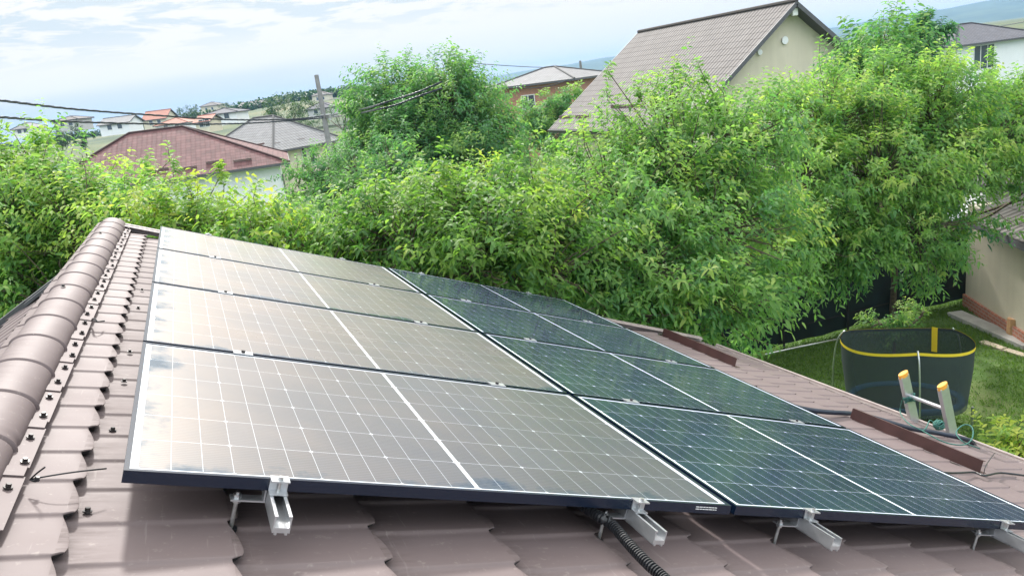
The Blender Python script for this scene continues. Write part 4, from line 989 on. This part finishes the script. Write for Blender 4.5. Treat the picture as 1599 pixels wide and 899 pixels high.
# corrugated lean-to roofs seen through the leaves
mcor = mat('pale_corrugated_sheet', (.62, .66, .70), .35, metal=.2, var=.1)
for (pxs, D, lb) in (([(1466, 332), (1500, 352), (1535, 336), (1500, 314)], 20.5, 'pale corrugated sheet roof showing through the leaves left of the shed'), ([(1485, 316), (1525, 330), (1562, 312), (1518, 299)], 22.5, 'upper pale corrugated sheet roof showing through the leaves left of the annex')):
    q = [P(x, y, D + (1.6 if i > 1 else 0)) for i, (x, y) in enumerate(pxs)]; q = [q[0], q[1], q[2], q[3]]
    vs = []; nn = 48
    for i in range(nn + 1):
        t = i / nn; a_, b_ = q[0] * (1 - t) + q[1] * t, q[3] * (1 - t) + q[2] * t
        for e in (a_, b_): vs.append(e + np.array([0, 0, .02 * math.sin(t * 2 * PI * 8)]))
    k = len(vs); vs += [v - np.array([0, 0, .012]) for v in vs]
    b = MB(); b.add(vs, [(2 * i, 2 * i + 1, 2 * i + 3, 2 * i + 2) for i in range(nn)] + [(k + 2 * i, k + 2 * i + 2, k + 2 * i + 3, k + 2 * i + 1) for i in range(nn)])
    lt = empty('lean_to', (q[0][0], q[0][1], ZG), (0, 0, 0), lb, 'lean-to'); off = np.array(lt.location); b.v = [tuple(np.array(v) - off) for v in b.v]
    b.build('roof', mcor, lt, fix=False)
    for e in q: pb_ = MB(); pb_.bar(e - off - np.array([0, 0, .03]), np.array([e[0], e[1], ZG]) - off, .07, .07, up=(1, 0, 0)); pb_.build('post', M['bark'], lt)
# planks, kerb and log by the shed
def slab(name, p, q, w_, h_, m, lb, cat, group=None):
    b = MB(); b.bar(np.array(p) + np.array([0, 0, h_ / 2]), np.array(q) + np.array([0, 0, h_ / 2]), w_, h_); tag(b.build(name, m, bevel=.008), lb, cat, group)
slab('plank', PZ(1533, 535, ZG), PZ(1568, 547, ZG), .16, .05, M['wood'], 'pale plank lying on the lawn edge, the farther one', 'plank', 'planks on the lawn')
slab('plank', PZ(1570, 548, ZG), PZ(1612, 561, ZG), .16, .05, M['wood'], 'pale plank lying on the lawn edge, the nearer one', 'plank', 'planks on the lawn')
slab('kerb', PZ(1490, 492, ZG), PZ(1610, 545, ZG), .35, .10, M['stone'], 'grey concrete kerb along the foot of the shed', 'kerb')
b = MB(); c_ = PZ(1587, 527, ZG); b.tube([c_ + np.array([0, 0, .0]), c_ + np.array([.02, .02, .42])], [.19, .17], 14); tag(b.build('log', mat('cut_log', (.42, .24, .12), .8, var=.3, scale=6, bump=.02), smooth=False), 'upright orange-brown log standing before the shed wall', 'log')
# trampoline with safety net
zr = -4.15; cR = np.array([10.60, 7.06]); RT = 1.00
tr = empty('trampoline', (cR[0], cR[1], ZG), (0, 0, 0), 'round trampoline with dark safety net and yellow rim on the lawn', 'trampoline')
net = bpy.data.materials.new('black_net'); net.use_nodes = True; gg = G(net.node_tree); bs = gg.n['Principled BSDF']
bs.inputs['Base Color'].default_value = (.026, .040, .040, 1); bs.inputs['Roughness'].default_value = .7; bs.inputs['Alpha'].default_value = .82
hr = zr - ZG
fp = P(1433, 561, 1.0) - CAM; 
pol_a = [math.atan2(*((PZ(x, y, zr)[:2] - cR)[::-1])) for x, y in ((1322, 516), (1487, 508), (1433, 560))]     # three net poles
vd = (cR - CAM[:2]) / np.linalg.norm(cR - CAM[:2])
def squash(p):
    k = (p[0] * vd[0] + p[1] * vd[1]) * -.30; return (p[0] + vd[0] * k, p[1] + vd[1] * k, p[2])
def rim_z(a):
    dmin = min(abs((a - p + PI) % (2 * PI) - PI) for p in pol_a); return hr - .085 * math.sin(min(dmin / (PI / 3), 1) * PI / 2) ** 1.2
na = 72
def ringpts(r0, zf): return [squash((r0 * math.cos(2 * PI * k / na), r0 * math.sin(2 * PI * k / na), zf(2 * PI * k / na) if callable(zf) else zf)) for k in range(na)]
b = MB(); rows = [ringpts(RT, rim_z), ringpts(RT * .985, lambda a: rim_z(a) * .62 + .46 * .38), ringpts(RT * .91, .38)]
vs = sum(rows, []); b.add(vs, [(i * na + k, i * na + (k + 1) % na, (i + 1) * na + (k + 1) % na, (i + 1) * na + k) for i in range(2) for k in range(na)])
b.build('safety_net', net, tr, smooth=True)
b = MB(); rp = [Vector(q) for q in ringpts(RT, rim_z)]; 
for s_, rr_, mm_, nm_ in ((0, RT + .006, None, 'rim_edge'), (1, RT - .004, net, 'inner_hem')):
    b = MB(); lo = ringpts(rr_, lambda a: rim_z(a) - .045); hi = ringpts(rr_, lambda a: rim_z(a) + .004); b.add(lo + hi, [(k, (k + 1) % na, na + (k + 1) % na, na + k) for k in range(na)]); b.build(nm_, mm_ or mat('yellow_rim', (.70, .52, .03), .5), tr, smooth=True)
if False: b.build('x', mat('yellow_rim', (.70, .55, .03), .5), tr, smooth=True)
b = MB(); b.tube([Vector(q) for q in ringpts(RT * .84, .47)] + [Vector(squash((RT * .84, 0, .47)))], .055, 10); b.build('edge_pad', mat('blue_pad', (.02, .12, .30), .5, var=.2), tr, smooth=True)
b = MB(); b.add([(0, 0, .46)] + ringpts(RT * .82, .46), [(0, 1 + k, 1 + (k + 1) % na) for k in range(na)]); b.build('mat', mat('jump_mat', (.015, .015, .017), .8), tr)
for a in pol_a:
    e = Vector((math.cos(a), math.sin(a), 0)); b = MB(); b.tube(catmull([Vector(squash(e * r_ + Vector((0, 0, z_)))) for r_, z_ in ((RT + .20, 0), (RT + .20, hr * .5), (RT + .12, hr * .88), (RT - .02, hr + .03))], 6), .014, 8)
    b.build('net_pole', M['steel'], tr, smooth=True)
for k in range(4):
    a = k * PI / 2 + .5; e = Vector((math.cos(a), math.sin(a), 0)) * RT; e = Vector(squash(e)); b = MB(); b.tube([e + Vector((0, 0, .45)), e], .022, 8); b.build('leg', M['steel'], tr)
ya = math.atan2(*((PZ(1452, 506, zr)[:2] - cR)[::-1])); e = Vector(squash((math.cos(ya) * (RT - .02), math.sin(ya) * (RT - .02), 0))); sdv = Vector((-math.sin(ya), math.cos(ya), 0))
z1 = rim_z(ya); b = MB(); b.add([e + sdv * s_ + Vector((0, 0, z_)) + e.normalized() * d_ for d_ in (0, -.012) for s_, z_ in ((-.045, z1 - .42), (.045, z1 - .42), (.045, z1 + .02), (-.045, z1 + .02))], [(0, 1, 2, 3), (7, 6, 5, 4), (0, 4, 5, 1), (1, 5, 6, 2), (2, 6, 7, 3), (3, 7, 4, 0)])
b.build('entry_strap', mat('yellow_strap', (.70, .50, .02), .6), tr)
# lawn: grass blades
n = 75000
gx = rng.uniform(7.5, 16.8, n); gy = rng.uniform(3.5, 11.4, n); wear = np.sin(gx * 2.1 + 2 * np.sin(gy * 1.3)) + np.sin(gy * 2.7 + 1.7 * np.cos(gx * 1.1)) + .6 * np.sin(gx * 6.3 + gy * 5.1); k = (np.hypot(gx - cR[0], gy - cR[1]) > 0.2) & ~((wear > 1.15) & (rng.uniform(size=n) < .75))
gx, gy = gx[k], gy[k]; n = len(gx); pos = np.stack([gx, gy, np.full(n, ZG)], 1); dr = np.stack([rng.normal(0, .45, n), rng.normal(0, .45, n), np.ones(n)], 1)
patch = .5 + .5 * np.sin(gx * 1.7 + 1.3 * np.sin(gy * 1.1)) * np.cos(gy * 1.9)
o = leaf_cloud('grass', leaf_mat('grass_blade', (.055, .11, .02), (.10, .18, .03), (.15, .23, .045), (.20, .22, .07), .3), pos, dr, rng.uniform(.05, .11, n), np.full(n, .016), rng.normal(.45, .15, n) + .2 * (patch - .5), None, .2)
tag(o, kind='stuff', label='short green lawn around the trampoline', cat='grass')

# ================================================================= HAZE
HAZE = .0002
b = MB(); b.box((-4500, -300, -9), (4500, 4500, 95)); hz = bpy.data.materials.new('haze_air'); hz.use_nodes = True; gg = G(hz.node_tree); gg.n.remove(gg.n['Principled BSDF'])
pv = gg.node('ShaderNodeVolumePrincipled', {'Color': (.30, .56, .95, 1), 'Density': HAZE, 'Anisotropy': .0}); gg.put(gg.n['Material Output'].inputs['Volume'], pv.outputs[0])
o = b.build('haze', hz); tag(o, kind='stuff', label='thin pale summer haze', cat='haze')
